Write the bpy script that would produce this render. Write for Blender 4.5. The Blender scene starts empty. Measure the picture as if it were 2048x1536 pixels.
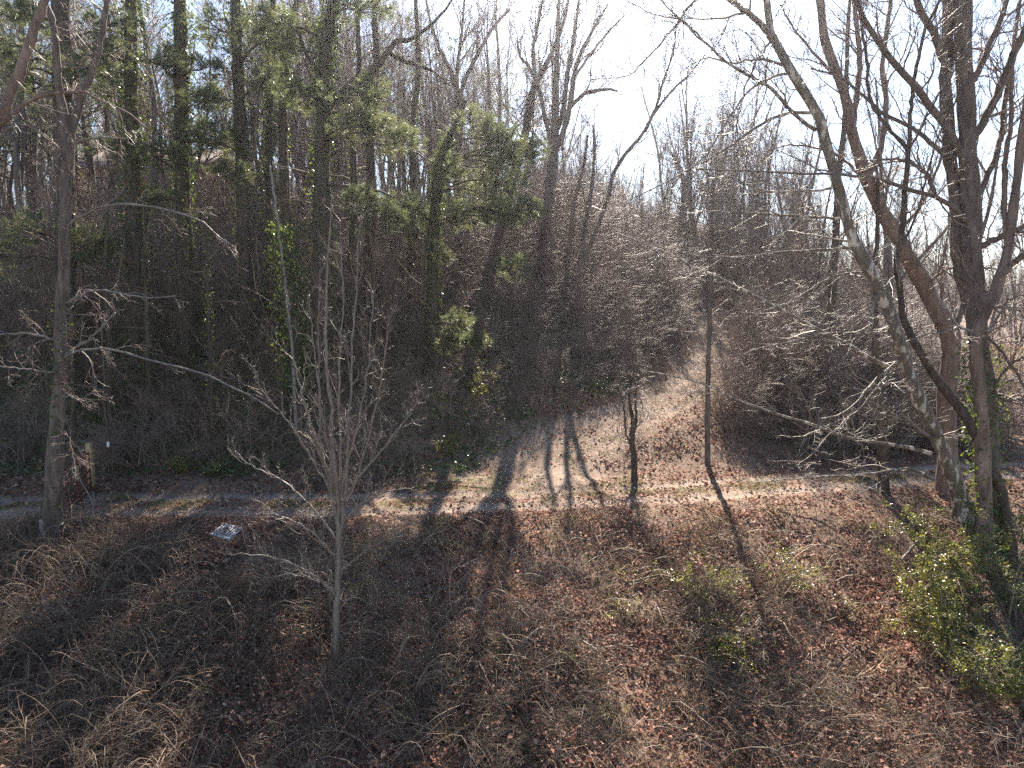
import bpy, math
import numpy as np
from mathutils import Vector

# ------------------------------------------------------------------ camera, sky, sun, exposure
SC = bpy.context.scene
C = SC.collection
R_ = math.radians
CAM_Z, PITCH, F = 6.3, R_(7.0), 1365.0          # metres, tilt below level, focal length in photo pixels (2048 wide)
cam = bpy.data.cameras.new('camera')
cam.sensor_width = 36.0
cam.lens = 36.0 * F / 2048.0
cam.clip_start, cam.clip_end = 0.2, 6000.0
camo = bpy.data.objects.new('camera', cam)
camo.location = (0, 0, CAM_Z)
camo.rotation_euler = (math.pi / 2 - PITCH, 0, 0)
C.objects.link(camo)
SC.camera = camo

SUN_EL, SUN_AZ = R_(37.5), R_(8.5)               # azimuth measured from +Y towards +X
world = bpy.data.worlds.new('World')
SC.world = world
world.use_nodes = True
wn = world.node_tree.nodes
wn.clear()
wo = wn.new('ShaderNodeOutputWorld')
wb = wn.new('ShaderNodeBackground')
sk = wn.new('ShaderNodeTexSky')
sk.sky_type = 'NISHITA'
sk.sun_disc = False
sk.sun_elevation = SUN_EL
sk.sun_rotation = SUN_AZ
sk.altitude = 600
sk.air_density = 1.0
sk.dust_density = 0.15
sk.ozone_density = 1.6
wb.inputs['Strength'].default_value = 0.06
world.node_tree.links.new(sk.outputs[0], wb.inputs[0])
world.node_tree.links.new(wb.outputs[0], wo.inputs[0])
world.cycles.sampling_method = 'MANUAL'
world.cycles.sample_map_resolution = 512

sun = bpy.data.lights.new('sun', 'SUN')
sun.energy = 5.0
sun.angle = R_(0.55)
sun.color = (1.0, 0.88, 0.74)
suno = bpy.data.objects.new('sun', sun)
sd = Vector((math.sin(SUN_AZ) * math.cos(SUN_EL), math.cos(SUN_AZ) * math.cos(SUN_EL), math.sin(SUN_EL)))
suno.rotation_euler = (-sd).to_track_quat('-Z', 'Y').to_euler()
suno.location = (10, 40, 60)
C.objects.link(suno)

vs = SC.view_settings
vs.view_transform = 'Standard'
vs.look = 'None'
vs.exposure = 1.95
vs.gamma = 1.0
vs.use_curve_mapping = False
cy = SC.cycles
cy.use_denoising = False
cy.max_bounces = 5
cy.diffuse_bounces = 2
cy.glossy_bounces = 2
cy.transmission_bounces = 3
cy.volume_bounces = 0
cy.transparent_max_bounces = 4
cy.caustics_reflective = False
cy.caustics_refractive = False
SC.render.engine = 'CYCLES'

rng = np.random.default_rng(11)

# ------------------------------------------------------------------ small tools
def tag(o, label=None, cat=None, group=None, kind=None):
    if label: o['label'] = label
    if cat: o['category'] = cat
    if group: o['group'] = group
    if kind: o['kind'] = kind
    return o

def empty(name, loc=(0, 0, 0), label=None, cat=None, group=None):
    o = bpy.data.objects.new(name, None)
    o.empty_display_size = 0.3
    o.location = loc
    C.objects.link(o)
    return tag(o, label, cat, group)

def raw_mesh(name, V, faces, mat, smooth=True, uv=None):
    """faces: list of int arrays, each (m, 3) or (m, 4)"""
    me = bpy.data.meshes.new(name)
    V = np.ascontiguousarray(V, dtype=np.float32)
    faces = [f for f in faces if len(f)]
    me.vertices.add(len(V))
    me.vertices.foreach_set('co', V.ravel())
    lv = np.concatenate([f.ravel() for f in faces]).astype(np.int32)
    sizes = np.concatenate([np.full(len(f), f.shape[1], np.int32) for f in faces])
    starts = np.concatenate([[0], np.cumsum(sizes)[:-1]]).astype(np.int32)
    me.loops.add(len(lv))
    me.loops.foreach_set('vertex_index', lv)
    me.polygons.add(len(sizes))
    me.polygons.foreach_set('loop_start', starts)
    if smooth:
        me.polygons.foreach_set('use_smooth', np.ones(len(sizes), bool))
    if uv is not None:
        l = me.uv_layers.new(name='uv')
        l.data.foreach_set('uv', np.ascontiguousarray(uv[lv], np.float32).ravel())
    me.update(calc_edges=True)
    if mat: me.materials.append(mat)
    return me

def link(name, me, parent=None, loc=None):
    o = bpy.data.objects.new(name, me)
    C.objects.link(o)
    if parent is not None: o.parent = parent
    if loc is not None: o.location = loc
    return o

def nrm(a):
    return a / np.maximum(np.linalg.norm(a, axis=-1, keepdims=True), 1e-9)

class Geo:
    """collects tubes, leaves and plates into one mesh"""
    def __init__(s):
        s.V, s.Q, s.T, s.n = [], [], [], 0
    def add(s, V, Q=None, T=None):
        V = np.asarray(V, float).reshape(-1, 3)
        if Q is not None and len(Q): s.Q.append(np.asarray(Q) + s.n)
        if T is not None and len(T): s.T.append(np.asarray(T) + s.n)
        s.V.append(V)
        s.n += len(V)
        return s
    def tubes(s, P, R, k=3, caps=False):
        P = np.asarray(P, float); R = np.asarray(R, float)
        if P.ndim == 2: P, R = P[None], R[None]
        M, n, _ = P.shape
        if M == 0: return s
        T = np.gradient(P, axis=1)
        T = nrm(T)
        main = nrm(P[:, -1] - P[:, 0] + 1e-6)
        ref = np.where(np.abs(main[:, 2:3]) < 0.8, np.array([[0, 0, 1.0]]), np.array([[1.0, 0.13, 0]]))
        N1 = nrm(np.cross(T, ref[:, None, :]))
        N2 = np.cross(T, N1)
        a = np.arange(k) * 2 * math.pi / k
        ring = N1[:, :, None, :] * np.cos(a)[None, None, :, None] + N2[:, :, None, :] * np.sin(a)[None, None, :, None]
        V = P[:, :, None, :] + ring * R[:, :, None, None]
        base = (np.arange(M) * n * k)[:, None, None] + (np.arange(n - 1) * k)[None, :, None]
        j = np.arange(k)[None, None, :]
        j2 = (j + 1) % k
        Q = np.stack([base + j, base + j2, base + k + j2, base + k + j], -1).reshape(-1, 4)
        T3 = None
        if caps and k > 2:
            fan = np.stack([np.zeros(k - 2, int), np.arange(1, k - 1), np.arange(2, k)], -1)
            b0 = (np.arange(M) * n * k)[:, None, None]
            b1 = b0 + (n - 1) * k
            T3 = np.concatenate([(b0 + fan[None, :, ::-1]).reshape(-1, 3), (b1 + fan[None]).reshape(-1, 3)])
        return s.add(V, Q, T3)
    def leaves(s, P, D, N, L, W, fold=0.25):
        """P base points, D along-leaf, N leaf normal, L length, W half width"""
        D = nrm(D)
        S = nrm(np.cross(D, N))
        N = np.cross(S, D)
        L = np.asarray(L)[:, None]; W = np.asarray(W)[:, None]
        v0 = P
        v1 = P + D * L * .45 + S * W + N * W * fold
        v2 = P + D * L - N * L * .08
        v3 = P + D * L * .45 - S * W + N * W * fold
        V = np.stack([v0, v1, v2, v3], 1)
        b = np.arange(len(P))[:, None] * 4
        T = np.concatenate([b + np.array([[0, 1, 2]]), b + np.array([[0, 2, 3]])])
        return s.add(V, None, T)
    def needles(s, P, D, q, L, w, spread=0.8):
        n = len(P)
        d = nrm(nrm(D)[:, None, :] + rng.normal(0, spread, (n, q, 3)) * np.array([1, 1, .7]))
        ln = L * rng.uniform(.65, 1.15, (n, q, 1))
        side = nrm(np.cross(d, rng.normal(0, 1, (n, q, 3)))) * w
        b = P[:, None, :] + rng.normal(0, .02, (n, q, 3))
        V = np.stack([b - side, b + side, b + d * ln], 2).reshape(-1, 3)
        T = np.arange(n * q * 3).reshape(-1, 3)
        return s.add(V, None, T)
    def box(s, c, size, rot=None):
        x, y, z = np.array(size) / 2
        V = np.array([[-x, -y, -z], [x, -y, -z], [x, y, -z], [-x, y, -z], [-x, -y, z], [x, -y, z], [x, y, z], [-x, y, z]])
        if rot is not None: V = V @ np.array(rot).T
        Q = np.array([[0, 3, 2, 1], [4, 5, 6, 7], [0, 1, 5, 4], [1, 2, 6, 5], [2, 3, 7, 6], [3, 0, 4, 7]])
        return s.add(V + np.array(c), Q)
    def mesh(s, name, mat, smooth=True):
        f = []
        if s.Q: f.append(np.concatenate(s.Q))
        if s.T: f.append(np.concatenate(s.T))
        return raw_mesh(name, np.concatenate(s.V), f, mat, smooth)
    def obj(s, name, mat, parent=None, smooth=True, loc=None):
        V = s.V
        if loc is not None:
            s.V = [np.concatenate(V) - np.array(loc)]
        return link(name, s.mesh(name, mat, smooth), parent, None if parent is not None else loc)

# value noise for the ground
def vnoise(x, y, sc, seed=0):
    x = np.asarray(x, float) / sc; y = np.asarray(y, float) / sc
    xi = np.floor(x).astype(np.int64); yi = np.floor(y).astype(np.int64)
    fx = x - xi; fy = y - yi
    fx = fx * fx * (3 - 2 * fx); fy = fy * fy * (3 - 2 * fy)
    def h(a, b):
        v = (a * 374761393 + b * 668265263 + seed * 974634777) & 0x7fffffff
        v = ((v ^ (v >> 13)) * 1274126177) & 0x7fffffff
        return ((v ^ (v >> 16)) & 0xffff) / 65535.0
    return (h(xi, yi) * (1 - fx) + h(xi + 1, yi) * fx) * (1 - fy) + (h(xi, yi + 1) * (1 - fx) + h(xi + 1, yi + 1) * fx) * fy - .5

def sstep(a, b, x):
    t = np.clip((np.asarray(x, float) - a) / (b - a), 0, 1)
    return t * t * (3 - 2 * t)

# ------------------------------------------------------------------ lie of the land
_fx = np.array([-900, -60, -25, -12, -3.2, -.5, 4.2, 8.0, 10.2, 11.9, 15, 24, 42, 80, 160, 900])
_fy = np.array([40, 26, 24.2, 23.3, 24.0, 26, 28.3, 34, 40, 46, 58, 86, 126, 190, 300, 1300])
_rx = np.array([-60, -30, -13, -6, 0, 5, 10.8, 16, 24, 40, 80])
_ry = np.array([17.8, 19.0, 20.3, 20.4, 20.9, 21.7, 23.2, 24.4, 25.6, 26.5, 26.5])
_ty = np.array([20.5, 23, 25, 27, 30, 33.5, 40, 46, 52, 60, 80])
_tx = np.array([-.5, .3, 1.3, 3.2, 6.4, 9.3, 12.0, 13.4, 14.2, 15.8, 22])
_gx = np.linspace(-60, 80, 1401)
_k = np.hanning(41); _k /= _k.sum()
_gyr = np.convolve(np.pad(np.interp(_gx, _rx, _ry), 20, 'edge'), _k, 'valid')
_gyt = np.linspace(18, 80, 621)
_gxt = np.convolve(np.pad(np.interp(_gyt, _ty, _tx), 20, 'edge'), _k, 'valid')
def road_y(x): return np.interp(x, _gx, _gyr)
def track_x(y): return np.interp(y, _gyt, _gxt)
def road_d(x, y):
    s = (road_y(np.asarray(x) + .5) - road_y(np.asarray(x) - .5))
    return (y - road_y(x)) / np.sqrt(1 + s * s)
def track_d(x, y):
    s = (track_x(np.asarray(y) + .5) - track_x(np.asarray(y) - .5))
    return (x - track_x(y)) / np.sqrt(1 + s * s)
_hx = np.linspace(-900, 900, 7201)
_k2 = np.hanning(29); _k2 /= _k2.sum()
_hy = np.convolve(np.pad(np.interp(_hx, _fx, _fy), 14, 'edge'), _k2, 'valid')
_hg = np.convolve(np.pad(np.gradient(_hy, _hx), 14, 'edge'), _k2, 'valid')
def foot_s(x, y):
    # distance behind the foot line, by two steps of sliding to the nearest foot point
    x = np.asarray(x, float); y = np.asarray(y, float)
    best = None
    for o in (-24, -16, -10, -6, -3, 0, 3, 6, 10, 16, 24):
        d = np.hypot(o, y - np.interp(x + o, _hx, _hy))
        best = d if best is None else np.minimum(best, d)
    f = np.interp(x, _hx, _hy); g = np.interp(x, _hx, _hg)
    best = np.minimum(best, np.abs(y - f) / np.sqrt(1 + g * g) * 1.0 + .0 * best)
    return np.where(y > f, best, -best)
def softplus(x, k): return np.where(x / k > 30, x, k * np.log1p(np.exp(np.clip(x / k, -40, 30))))

def ground(x, y):
    x = np.asarray(x, float); y = np.asarray(y, float)
    rd = road_d(x, y)
    # bank below the road towards the camera
    z = -0.24 * softplus(-rd - 2.2, .5) 
    z = np.maximum(z, -5.0)
    # climbing track
    ramp = np.interp(y, [22, 24, 26.5, 33, 40, 46, 60, 90, 400], [0, .15, .7, 2.1, 3.4, 4.9, 7.0, 8.5, 9])
    lat = 1 - sstep(2.0, 10, x - track_x(np.clip(y, 20, 80)))
    lat = lat * (1 - sstep(-8, -1, -(x + 2)) * 0.0)
    z = z + ramp * lat * sstep(-4, 1, x - .0)
    # wooded hill
    s = foot_s(x, y)
    sp = softplus(s, .5)
    steep = .86 + (.5 - .86) * sstep(-3.5, 3.0, x)
    reach = 8.0
    h = steep * reach * (1 - np.exp(-sp / reach)) * 1.05 + .27 * softplus(sp - 6, 2)
    top = 17.5 
    h = np.where(h > top * .6, top * .6 + (top * .4) * np.tanh((h - top * .6) / (top * .4)), h)
    h = h * (1 - .45 * sstep(60, 260, x))
    z = z + np.where(s > -4, h, 0)
    # unevenness, calmer on the driving surface
    td = track_d(x, np.clip(y, 18, 80))
    calm = np.minimum(sstep(.8, 2.6, np.abs(rd)), np.where((y > 20) & (y < 62), sstep(.8, 2.4, np.abs(td)), 1))
    n = .6 * vnoise(x, y, 4.1, 1) + (.3 + .35 * sstep(19, 15, y)) * vnoise(x, y, 1.5, 2) + .12 * vnoise(x, y, .5, 3)
    z = z + n * (.12 + .88 * calm) * .7
    z = z + 1.6 * vnoise(x, y, 23, 4) * sstep(26, 60, y) * 1.0
    # wheel ruts
    z = z - .07 * np.exp(-((np.abs(rd) - .78) / .24) ** 2) * (np.abs(x) < 60)
    z = z - .05 * np.exp(-((np.abs(td) - .75) / .24) ** 2) * sstep(23, 26, y) * (y < 62)
    # far blue ridge behind everything
    far = np.clip((y - 330) / 260, 0, 1)
    z = z + 62 * np.sin(far * math.pi / 2) ** 2 * (1 - .75 * sstep(60, 330, x)) * (1 + .2 * vnoise(x, y, 90, 8))
    return z

CP, SP = math.cos(PITCH), math.sin(PITCH)
def ray(px, py):
    a = (px - 1024) / F; b = (768 - py) / F
    return np.array([a, CP + b * SP, -SP + b * CP])
def at(px, py, Y):
    d = ray(px, py)
    return np.array([0, 0, CAM_Z]) + d * (Y / d[1])
def px_m(py, Y):                                   # metres per photo pixel at depth Y
    return Y / ray(1024, py)[1] / F
def hit(px, py):                                   # where the view ray meets the ground
    d = ray(px, py)
    t = np.linspace(4, 200, 4000)
    P = np.array([0, 0, CAM_Z]) + d[None] * t[:, None]
    g = ground(P[:, 0], P[:, 1])
    k = np.argmax(P[:, 2] < g)
    return P[k]
def to_px(P):
    q = np.asarray(P) - np.array([0, 0, CAM_Z])
    dep = q[..., 1] * CP - q[..., 2] * SP
    up = q[..., 1] * SP + q[..., 2] * CP
    return 1024 + F * q[..., 0] / dep, 768 - F * up / dep

# ------------------------------------------------------------------ materials
def mat(name):
    m = bpy.data.materials.new(name)
    m.use_nodes = True
    nt = m.node_tree
    b = nt.nodes.get('Principled BSDF')
    return m, nt, b
def N(nt, t, **kw):
    n = nt.nodes.new(t)
    for k, v in kw.items():
        if k in n.inputs: n.inputs[k].default_value = v
        else: setattr(n, k, v)
    return n
def ramp(nt, src, stops, interp='LINEAR'):
    r = nt.nodes.new('ShaderNodeValToRGB')
    e = r.color_ramp.elements
    while len(e) < len(stops): e.new(.5)
    for el, (p, c) in zip(e, stops):
        el.position = p; el.color = (*c, 1)
    r.color_ramp.interpolation = interp
    nt.links.new(src, r.inputs[0])
    return r
def objco(nt, scale=(1, 1, 1)):
    g = nt.nodes.new('ShaderNodeNewGeometry')
    mp = nt.nodes.new('ShaderNodeMapping')
    mp.inputs['Scale'].default_value = scale
    nt.links.new(g.outputs['Position'], mp.inputs[0])
    return mp.outputs[0]
def bump(nt, b, h, s=.4, d=.02):
    n = nt.nodes.new('ShaderNodeBump')
    n.inputs['Strength'].default_value = s
    n.inputs['Distance'].default_value = d
    nt.links.new(h, n.inputs['Height'])
    nt.links.new(n.outputs[0], b.inputs['Normal'])

def bark(name, dark, light, rough=.8, sc=9.0, stretch=.18, spec=.3):
    m, nt, b = mat(name)
    v = objco(nt, (1, 1, stretch))
    n = N(nt, 'ShaderNodeTexNoise', Scale=sc, Detail=8.0, Roughness=.65)
    nt.links.new(v, n.inputs['Vector'])
    big = N(nt, 'ShaderNodeTexNoise', Scale=1.3, Detail=2.0)
    nt.links.new(objco(nt), big.inputs['Vector'])
    r = ramp(nt, n.outputs['Fac'], [(.34, dark), (.52, tuple((np.array(dark) + np.array(light)) / 2)), (.7, light)])
    mx = N(nt, 'ShaderNodeMixRGB', blend_type='MULTIPLY')
    mx.inputs[0].default_value = .6
    r2 = ramp(nt, big.outputs['Fac'], [(.35, (.62, .62, .6)), (.65, (1, 1, 1))])
    nt.links.new(r.outputs[0], mx.inputs[1]); nt.links.new(r2.outputs[0], mx.inputs[2])
    nt.links.new(mx.outputs[0], b.inputs['Base Color'])
    b.inputs['Roughness'].default_value = rough
    b.inputs['Specular IOR Level'].default_value = spec
    bump(nt, b, n.outputs['Fac'], .8, .03)
    return m
M = {}
M['bark'] = bark('grey_brown_bark', (.065, .05, .042), (.24, .2, .175))
M['dark_bark'] = bark('dark_pine_bark', (.035, .028, .024), (.14, .105, .085), .85)
M['red_bark'] = bark('reddish_grey_bark', (.11, .075, .06), (.34, .25, .21), .75, 7)
M['twig'] = bark('twig_bark', (.14, .1, .085), (.36, .27, .23), .55, 14, .5, .5)
M['pale_twig'] = bark('pale_twig_bark', (.14, .115, .098), (.31, .265, .23), .5, 14, .5, .5)
M['dead_wood'] = bark('grey_dead_wood', (.13, .115, .105), (.33, .3, .28), .6, 10, .3, .4)
M['vine'] = bark('brown_vine', (.07, .05, .04), (.22, .17, .13), .7, 12, .4)
M['cane'] = bark('dry_cane', (.2, .13, .09), (.48, .36, .26), .5, 10, .6, .45)

def sycamore():
    m, nt, b = mat('flaking_sycamore_bark')
    v = objco(nt, (1, 1, .42))
    n1 = N(nt, 'ShaderNodeTexNoise', Scale=5.2, Detail=3.0, Roughness=.45, Distortion=.5)
    n2 = N(nt, 'ShaderNodeTexNoise', Scale=22.0, Detail=6.0)
    nt.links.new(v, n1.inputs['Vector']); nt.links.new(v, n2.inputs['Vector'])
    r = ramp(nt, n1.outputs['Fac'], [(.0, (.1, .082, .066)), (.46, (.15, .125, .1)), (.555, (.25, .22, .18)), (.6, (.6, .57, .51)), (.8, (.66, .63, .57))], 'LINEAR')
    mx = N(nt, 'ShaderNodeMixRGB', blend_type='MULTIPLY'); mx.inputs[0].default_value = .55
    r2 = ramp(nt, n2.outputs['Fac'], [(.3, (.5, .47, .44)), (.65, (1, 1, 1))])
    nt.links.new(r.outputs[0], mx.inputs[1]); nt.links.new(r2.outputs[0], mx.inputs[2])
    nt.links.new(mx.outputs[0], b.inputs['Base Color'])
    b.inputs['Roughness'].default_value = .7
    bump(nt, b, n2.outputs['Fac'], .5, .015)
    return m
M['sycamore'] = sycamore()

def leafmat(name, stops, trans=.35, tcol=None, rough=.45, spec=.4, patch=None):
    m, nt, b = mat(name)
    g = nt.nodes.new('ShaderNodeNewGeometry')
    r = ramp(nt, g.outputs['Random Per Island'], stops)
    if patch:                                     # damp, decayed drifts among dry ones
        pn = N(nt, 'ShaderNodeTexNoise', Scale=1.1, Detail=5.0, Roughness=.6)
        nt.links.new(objco(nt), pn.inputs['Vector'])
        pr = ramp(nt, pn.outputs['Fac'], [(.36, (.36, .33, .32)), (.52, (.8, .78, .76)), (.66, (1.12, 1.06, 1.0))])
        pm = N(nt, 'ShaderNodeMixRGB', blend_type='MULTIPLY'); pm.inputs[0].default_value = 1
        nt.links.new(r.outputs[0], pm.inputs[1]); nt.links.new(pr.outputs[0], pm.inputs[2])
        r = pm
    nt.links.new(r.outputs[0], b.inputs['Base Color'])
    b.inputs['Roughness'].default_value = rough
    b.inputs['Specular IOR Level'].default_value = spec
    t = nt.nodes.new('ShaderNodeBsdfTranslucent')
    if tcol is None:
        nt.links.new(r.outputs[0], t.inputs[0])
    else:
        mx = N(nt, 'ShaderNodeMixRGB', blend_type='MIX'); mx.inputs[0].default_value = .7
        nt.links.new(r.outputs[0], mx.inputs[1]); mx.inputs[2].default_value = (*tcol, 1)
        nt.links.new(mx.outputs[0], t.inputs[0])
    ms = nt.nodes.new('ShaderNodeMixShader')
    ms.inputs[0].default_value = trans
    nt.links.new(b.outputs[0], ms.inputs[1]); nt.links.new(t.outputs[0], ms.inputs[2])
    nt.links.new(ms.outputs[0], nt.nodes['Material Output'].inputs['Surface'])
    return m
M['litter'] = leafmat('fallen_leaf', [(0, (.11, .042, .03)), (.25, (.25, .1, .07)), (.55, (.39, .19, .135)), (.8, (.5, .29, .21)), (1, (.6, .43, .34))], .25, None, .72, .25, True)
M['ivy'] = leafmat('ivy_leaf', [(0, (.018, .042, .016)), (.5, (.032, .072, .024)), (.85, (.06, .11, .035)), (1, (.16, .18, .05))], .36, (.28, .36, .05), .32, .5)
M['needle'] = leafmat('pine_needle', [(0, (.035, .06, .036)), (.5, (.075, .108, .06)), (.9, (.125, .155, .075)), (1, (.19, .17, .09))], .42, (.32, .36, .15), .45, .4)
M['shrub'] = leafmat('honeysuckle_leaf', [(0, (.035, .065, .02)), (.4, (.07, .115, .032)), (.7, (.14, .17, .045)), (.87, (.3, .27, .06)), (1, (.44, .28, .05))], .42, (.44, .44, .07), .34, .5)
M['bud'] = leafmat('dead_clinging_leaf', [(0, (.13, .07, .045)), (1, (.34, .2, .12))], .3)
M['grass'] = leafmat('dry_grass_blade', [(0, (.2, .14, .085)), (.5, (.36, .28, .17)), (1, (.52, .44, .3))], .3, None, .5)
M['gold'] = leafmat('golden_field_grass', [(0, (.3, .2, .09)), (.5, (.48, .36, .18)), (1, (.58, .48, .28))], .35, None, .5)
M['green'] = leafmat('short_green_grass', [(0, (.07, .1, .02)), (.5, (.15, .18, .035)), (1, (.3, .3, .07))], .35, None, .5)

def earth(name, road=False, pad=False):
    m, nt, b = mat(name)
    p = objco(nt)
    big = N(nt, 'ShaderNodeTexNoise', Scale=.35, Detail=4.0)
    mid = N(nt, 'ShaderNodeTexNoise', Scale=2.6, Detail=6.0, Roughness=.6)
    fine = N(nt, 'ShaderNodeTexNoise', Scale=26.0, Detail=6.0, Roughness=.7)
    vor = N(nt, 'ShaderNodeTexVoronoi', Scale=13.0)
    for n in (big, mid, fine, vor): nt.links.new(p, n.inputs['Vector'])
    r = ramp(nt, fine.outputs['Fac'], [(.3, (.045, .03, .022)), (.48, (.12, .08, .06)), (.62, (.24, .165, .12)), (.75, (.34, .25, .19))])
    cell = ramp(nt, vor.outputs['Color'], [(.1, (.1, .06, .045)), (.5, (.24, .155, .115)), (.9, (.38, .27, .2))])
    mx = N(nt, 'ShaderNodeMixRGB', blend_type='MIX'); mx.inputs[0].default_value = .5
    nt.links.new(r.outputs[0], mx.inputs[1]); nt.links.new(cell.outputs[0], mx.inputs[2])
    gm = ramp(nt, mid.outputs['Fac'], [(.52, (0, 0, 0)), (.66, (1, 1, 1))])
    mg = N(nt, 'ShaderNodeMixRGB', blend_type='MIX')
    fm = N(nt, 'ShaderNodeMath', operation='MULTIPLY'); fm.inputs[1].default_value = .35
    nt.links.new(gm.outputs[0], fm.inputs[0]); nt.links.new(fm.outputs[0], mg.inputs[0])
    nt.links.new(mx.outputs[0], mg.inputs[1]); mg.inputs[2].default_value = (.1, .1, .035, 1)
    out = mg.outputs[0]
    if road:
        uv = nt.nodes.new('ShaderNodeUVMap'); uv.uv_map = 'uv'
        sx = nt.nodes.new('ShaderNodeSeparateXYZ'); nt.links.new(uv.outputs[0], sx.inputs[0])
        ad = N(nt, 'ShaderNodeMath', operation='MULTIPLY_ADD'); ad.inputs[1].default_value = .16; 
        nt.links.new(mid.outputs['Fac'], ad.inputs[0]); nt.links.new(sx.outputs[0], ad.inputs[2])
        rt = ramp(nt, ad.outputs[0], [(.17, (0, 0, 0)), (.27, (1, 1, 1)), (.42, (1, 1, 1)), (.52, (.1, .1, .1)), (.62, (.1, .1, .1)), (.7, (1, 1, 1)), (.86, (1, 1, 1)), (.98, (0, 0, 0))])
        gv = ramp(nt, fine.outputs['Fac'], [(.3, (.2, .15, .115)), (.5, (.38, .3, .24)), (.7, (.52, .43, .35))])
        if pad:
            rt = ramp(nt, ad.outputs[0], [(.08, (0, 0, 0)), (.22, (.85, .85, .85)), (.38, (.9, .9, .9)), (.54, (.45, .45, .45)), (.68, (.9, .9, .9)), (.88, (.85, .85, .85)), (1.0, (0, 0, 0))])
            pt = N(nt, 'ShaderNodeTexNoise', Scale=1.7, Detail=6.0, Roughness=.65)
            nt.links.new(p, pt.inputs['Vector'])
            pq = ramp(nt, pt.outputs['Fac'], [(.36, (.3, .3, .3)), (.58, (1, 1, 1))])
            pm = N(nt, 'ShaderNodeMixRGB', blend_type='MULTIPLY'); pm.inputs[0].default_value = 1
            nt.links.new(rt.outputs[0], pm.inputs[1]); nt.links.new(pq.outputs[0], pm.inputs[2])
            rt = pm
        m2 = N(nt, 'ShaderNodeMixRGB', blend_type='MIX')
        mk = N(nt, 'ShaderNodeMath', operation='MULTIPLY'); lk = ramp(nt, big.outputs['Fac'], [(.3, (.35, .35, .35)), (.65, (.9, .9, .9))])
        nt.links.new(rt.outputs[0], mk.inputs[0]); nt.links.new(lk.outputs[0], mk.inputs[1]); nt.links.new(mk.outputs[0], m2.inputs[0]); nt.links.new(out, m2.inputs[1]); nt.links.new(gv.outputs[0], m2.inputs[2])
        out = m2.outputs[0]
    nt.links.new(out, b.inputs['Base Color'])
    b.inputs['Roughness'].default_value = .9
    b.inputs['Specular IOR Level'].default_value = .2
    bump(nt, b, fine.outputs['Fac'], .9, .05)
    return m
M['earth'] = earth('leafy_earth')
M['road'] = earth('worn_gravel', True)
M['pale_dirt'] = earth('pale_dusty_dirt', True, True)

def plain(name, col, rough=.6, var=.25, sc=18.0, spec=.4, metal=0.0):
    m, nt, b = mat(name)
    n = N(nt, 'ShaderNodeTexNoise', Scale=sc, Detail=6.0, Roughness=.6)
    nt.links.new(objco(nt), n.inputs['Vector'])
    c = np.array(col)
    r = ramp(nt, n.outputs['Fac'], [(.3, tuple(c * (1 - var))), (.7, tuple(np.minimum(c * (1 + var), .95)))])
    nt.links.new(r.outputs[0], b.inputs['Base Color'])
    b.inputs['Roughness'].default_value = rough
    b.inputs['Specular IOR Level'].default_value = spec
    b.inputs['Metallic'].default_value = metal
    bump(nt, b, n.outputs['Fac'], .2, .01)
    return m
M['gate_red'] = plain('red_gate_paint', (.15, .032, .027), .45, .3)
M['timber'] = plain('yellow_pine_timber', (.33, .25, .135), .7, .25, 9)
M['white'] = plain('weathered_white_plastic', (.62, .64, .66), .55, .25, 12)
M['wire'] = plain('grey_wire', (.3, .31, .32), .4, .2, 12, .5, .6)
M['brick'] = plain('brown_brick', (.26, .14, .1), .85, .2, 5)
M['mortar'] = plain('house_wall', (.3, .2, .15), .85, .15, 5)
M['roof'] = plain('grey_brown_shingle', (.16, .12, .11), .85, .25, 4)
M['trim'] = plain('white_trim', (.7, .7, .68), .6, .08)
M['glass'] = plain('dark_window_glass', (.03, .035, .04), .1, .1, 3, .6)

# ------------------------------------------------------------------ ground, road, track
def grid_axis(segs):
    out = []
    for a, b, st in segs:
        out.append(np.arange(a, b, st))
    out.append([segs[-1][1]])
    return np.concatenate(out)
xs = grid_axis([(-900, -200, 50), (-200, -60, 7), (-60, -26, 1.2), (-26, 22, .3), (22, 60, 1.2), (60, 220, 8), (220, 900, 50)])
ys = grid_axis([(-60, 0, 6), (0, 9, .8), (9, 34, .25), (34, 60, .7), (60, 150, 3), (150, 900, 20)])
X, Y_ = np.meshgrid(xs, ys)
Z = ground(X, Y_)
nx, ny = len(xs), len(ys)
idx = np.arange(nx * ny).reshape(ny, nx)
Q = np.stack([idx[:-1, :-1], idx[:-1, 1:], idx[1:, 1:], idx[1:, :-1]], -1).reshape(-1, 4)
o = link('ground', raw_mesh('ground', np.stack([X, Y_, Z], -1).reshape(-1, 3), [Q], M['earth']))
tag(o, kind='structure')

def track_w(y): return 2.7 + 4.6 * (1 - sstep(22.5, 29, y))
def strip(name, cx, cyy, width, m):
    width = np.broadcast_to(width, np.shape(cx))
    P = np.stack([cx, cyy], -1)
    T = nrm(np.gradient(P, axis=0))
    S = np.stack([T[:, 1], -T[:, 0]], -1)
    u = np.linspace(0, 1, 15)
    G = P[:, None, :] + S[:, None, :] * ((u - .5)[None, :] * width[:, None])[..., None]
    z = ground(G[..., 0], G[..., 1]) + .03 - .05 * (np.abs(u - .5) > .48)[None]
    V = np.concatenate([G, z[..., None]], -1).reshape(-1, 3)
    n, k = len(cx), 15
    ii = np.arange(n * k).reshape(n, k)
    Q = np.stack([ii[:-1, :-1], ii[:-1, 1:], ii[1:, 1:], ii[1:, :-1]], -1).reshape(-1, 4)
    uv = np.stack([np.tile(u, n), np.repeat(np.linspace(0, 30, n), k)], -1)
    return tag(link(name, raw_mesh(name, V, [Q[:, ::-1]], m, True, uv)), kind='structure')
rx = np.arange(-45, 45, .3)
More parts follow.
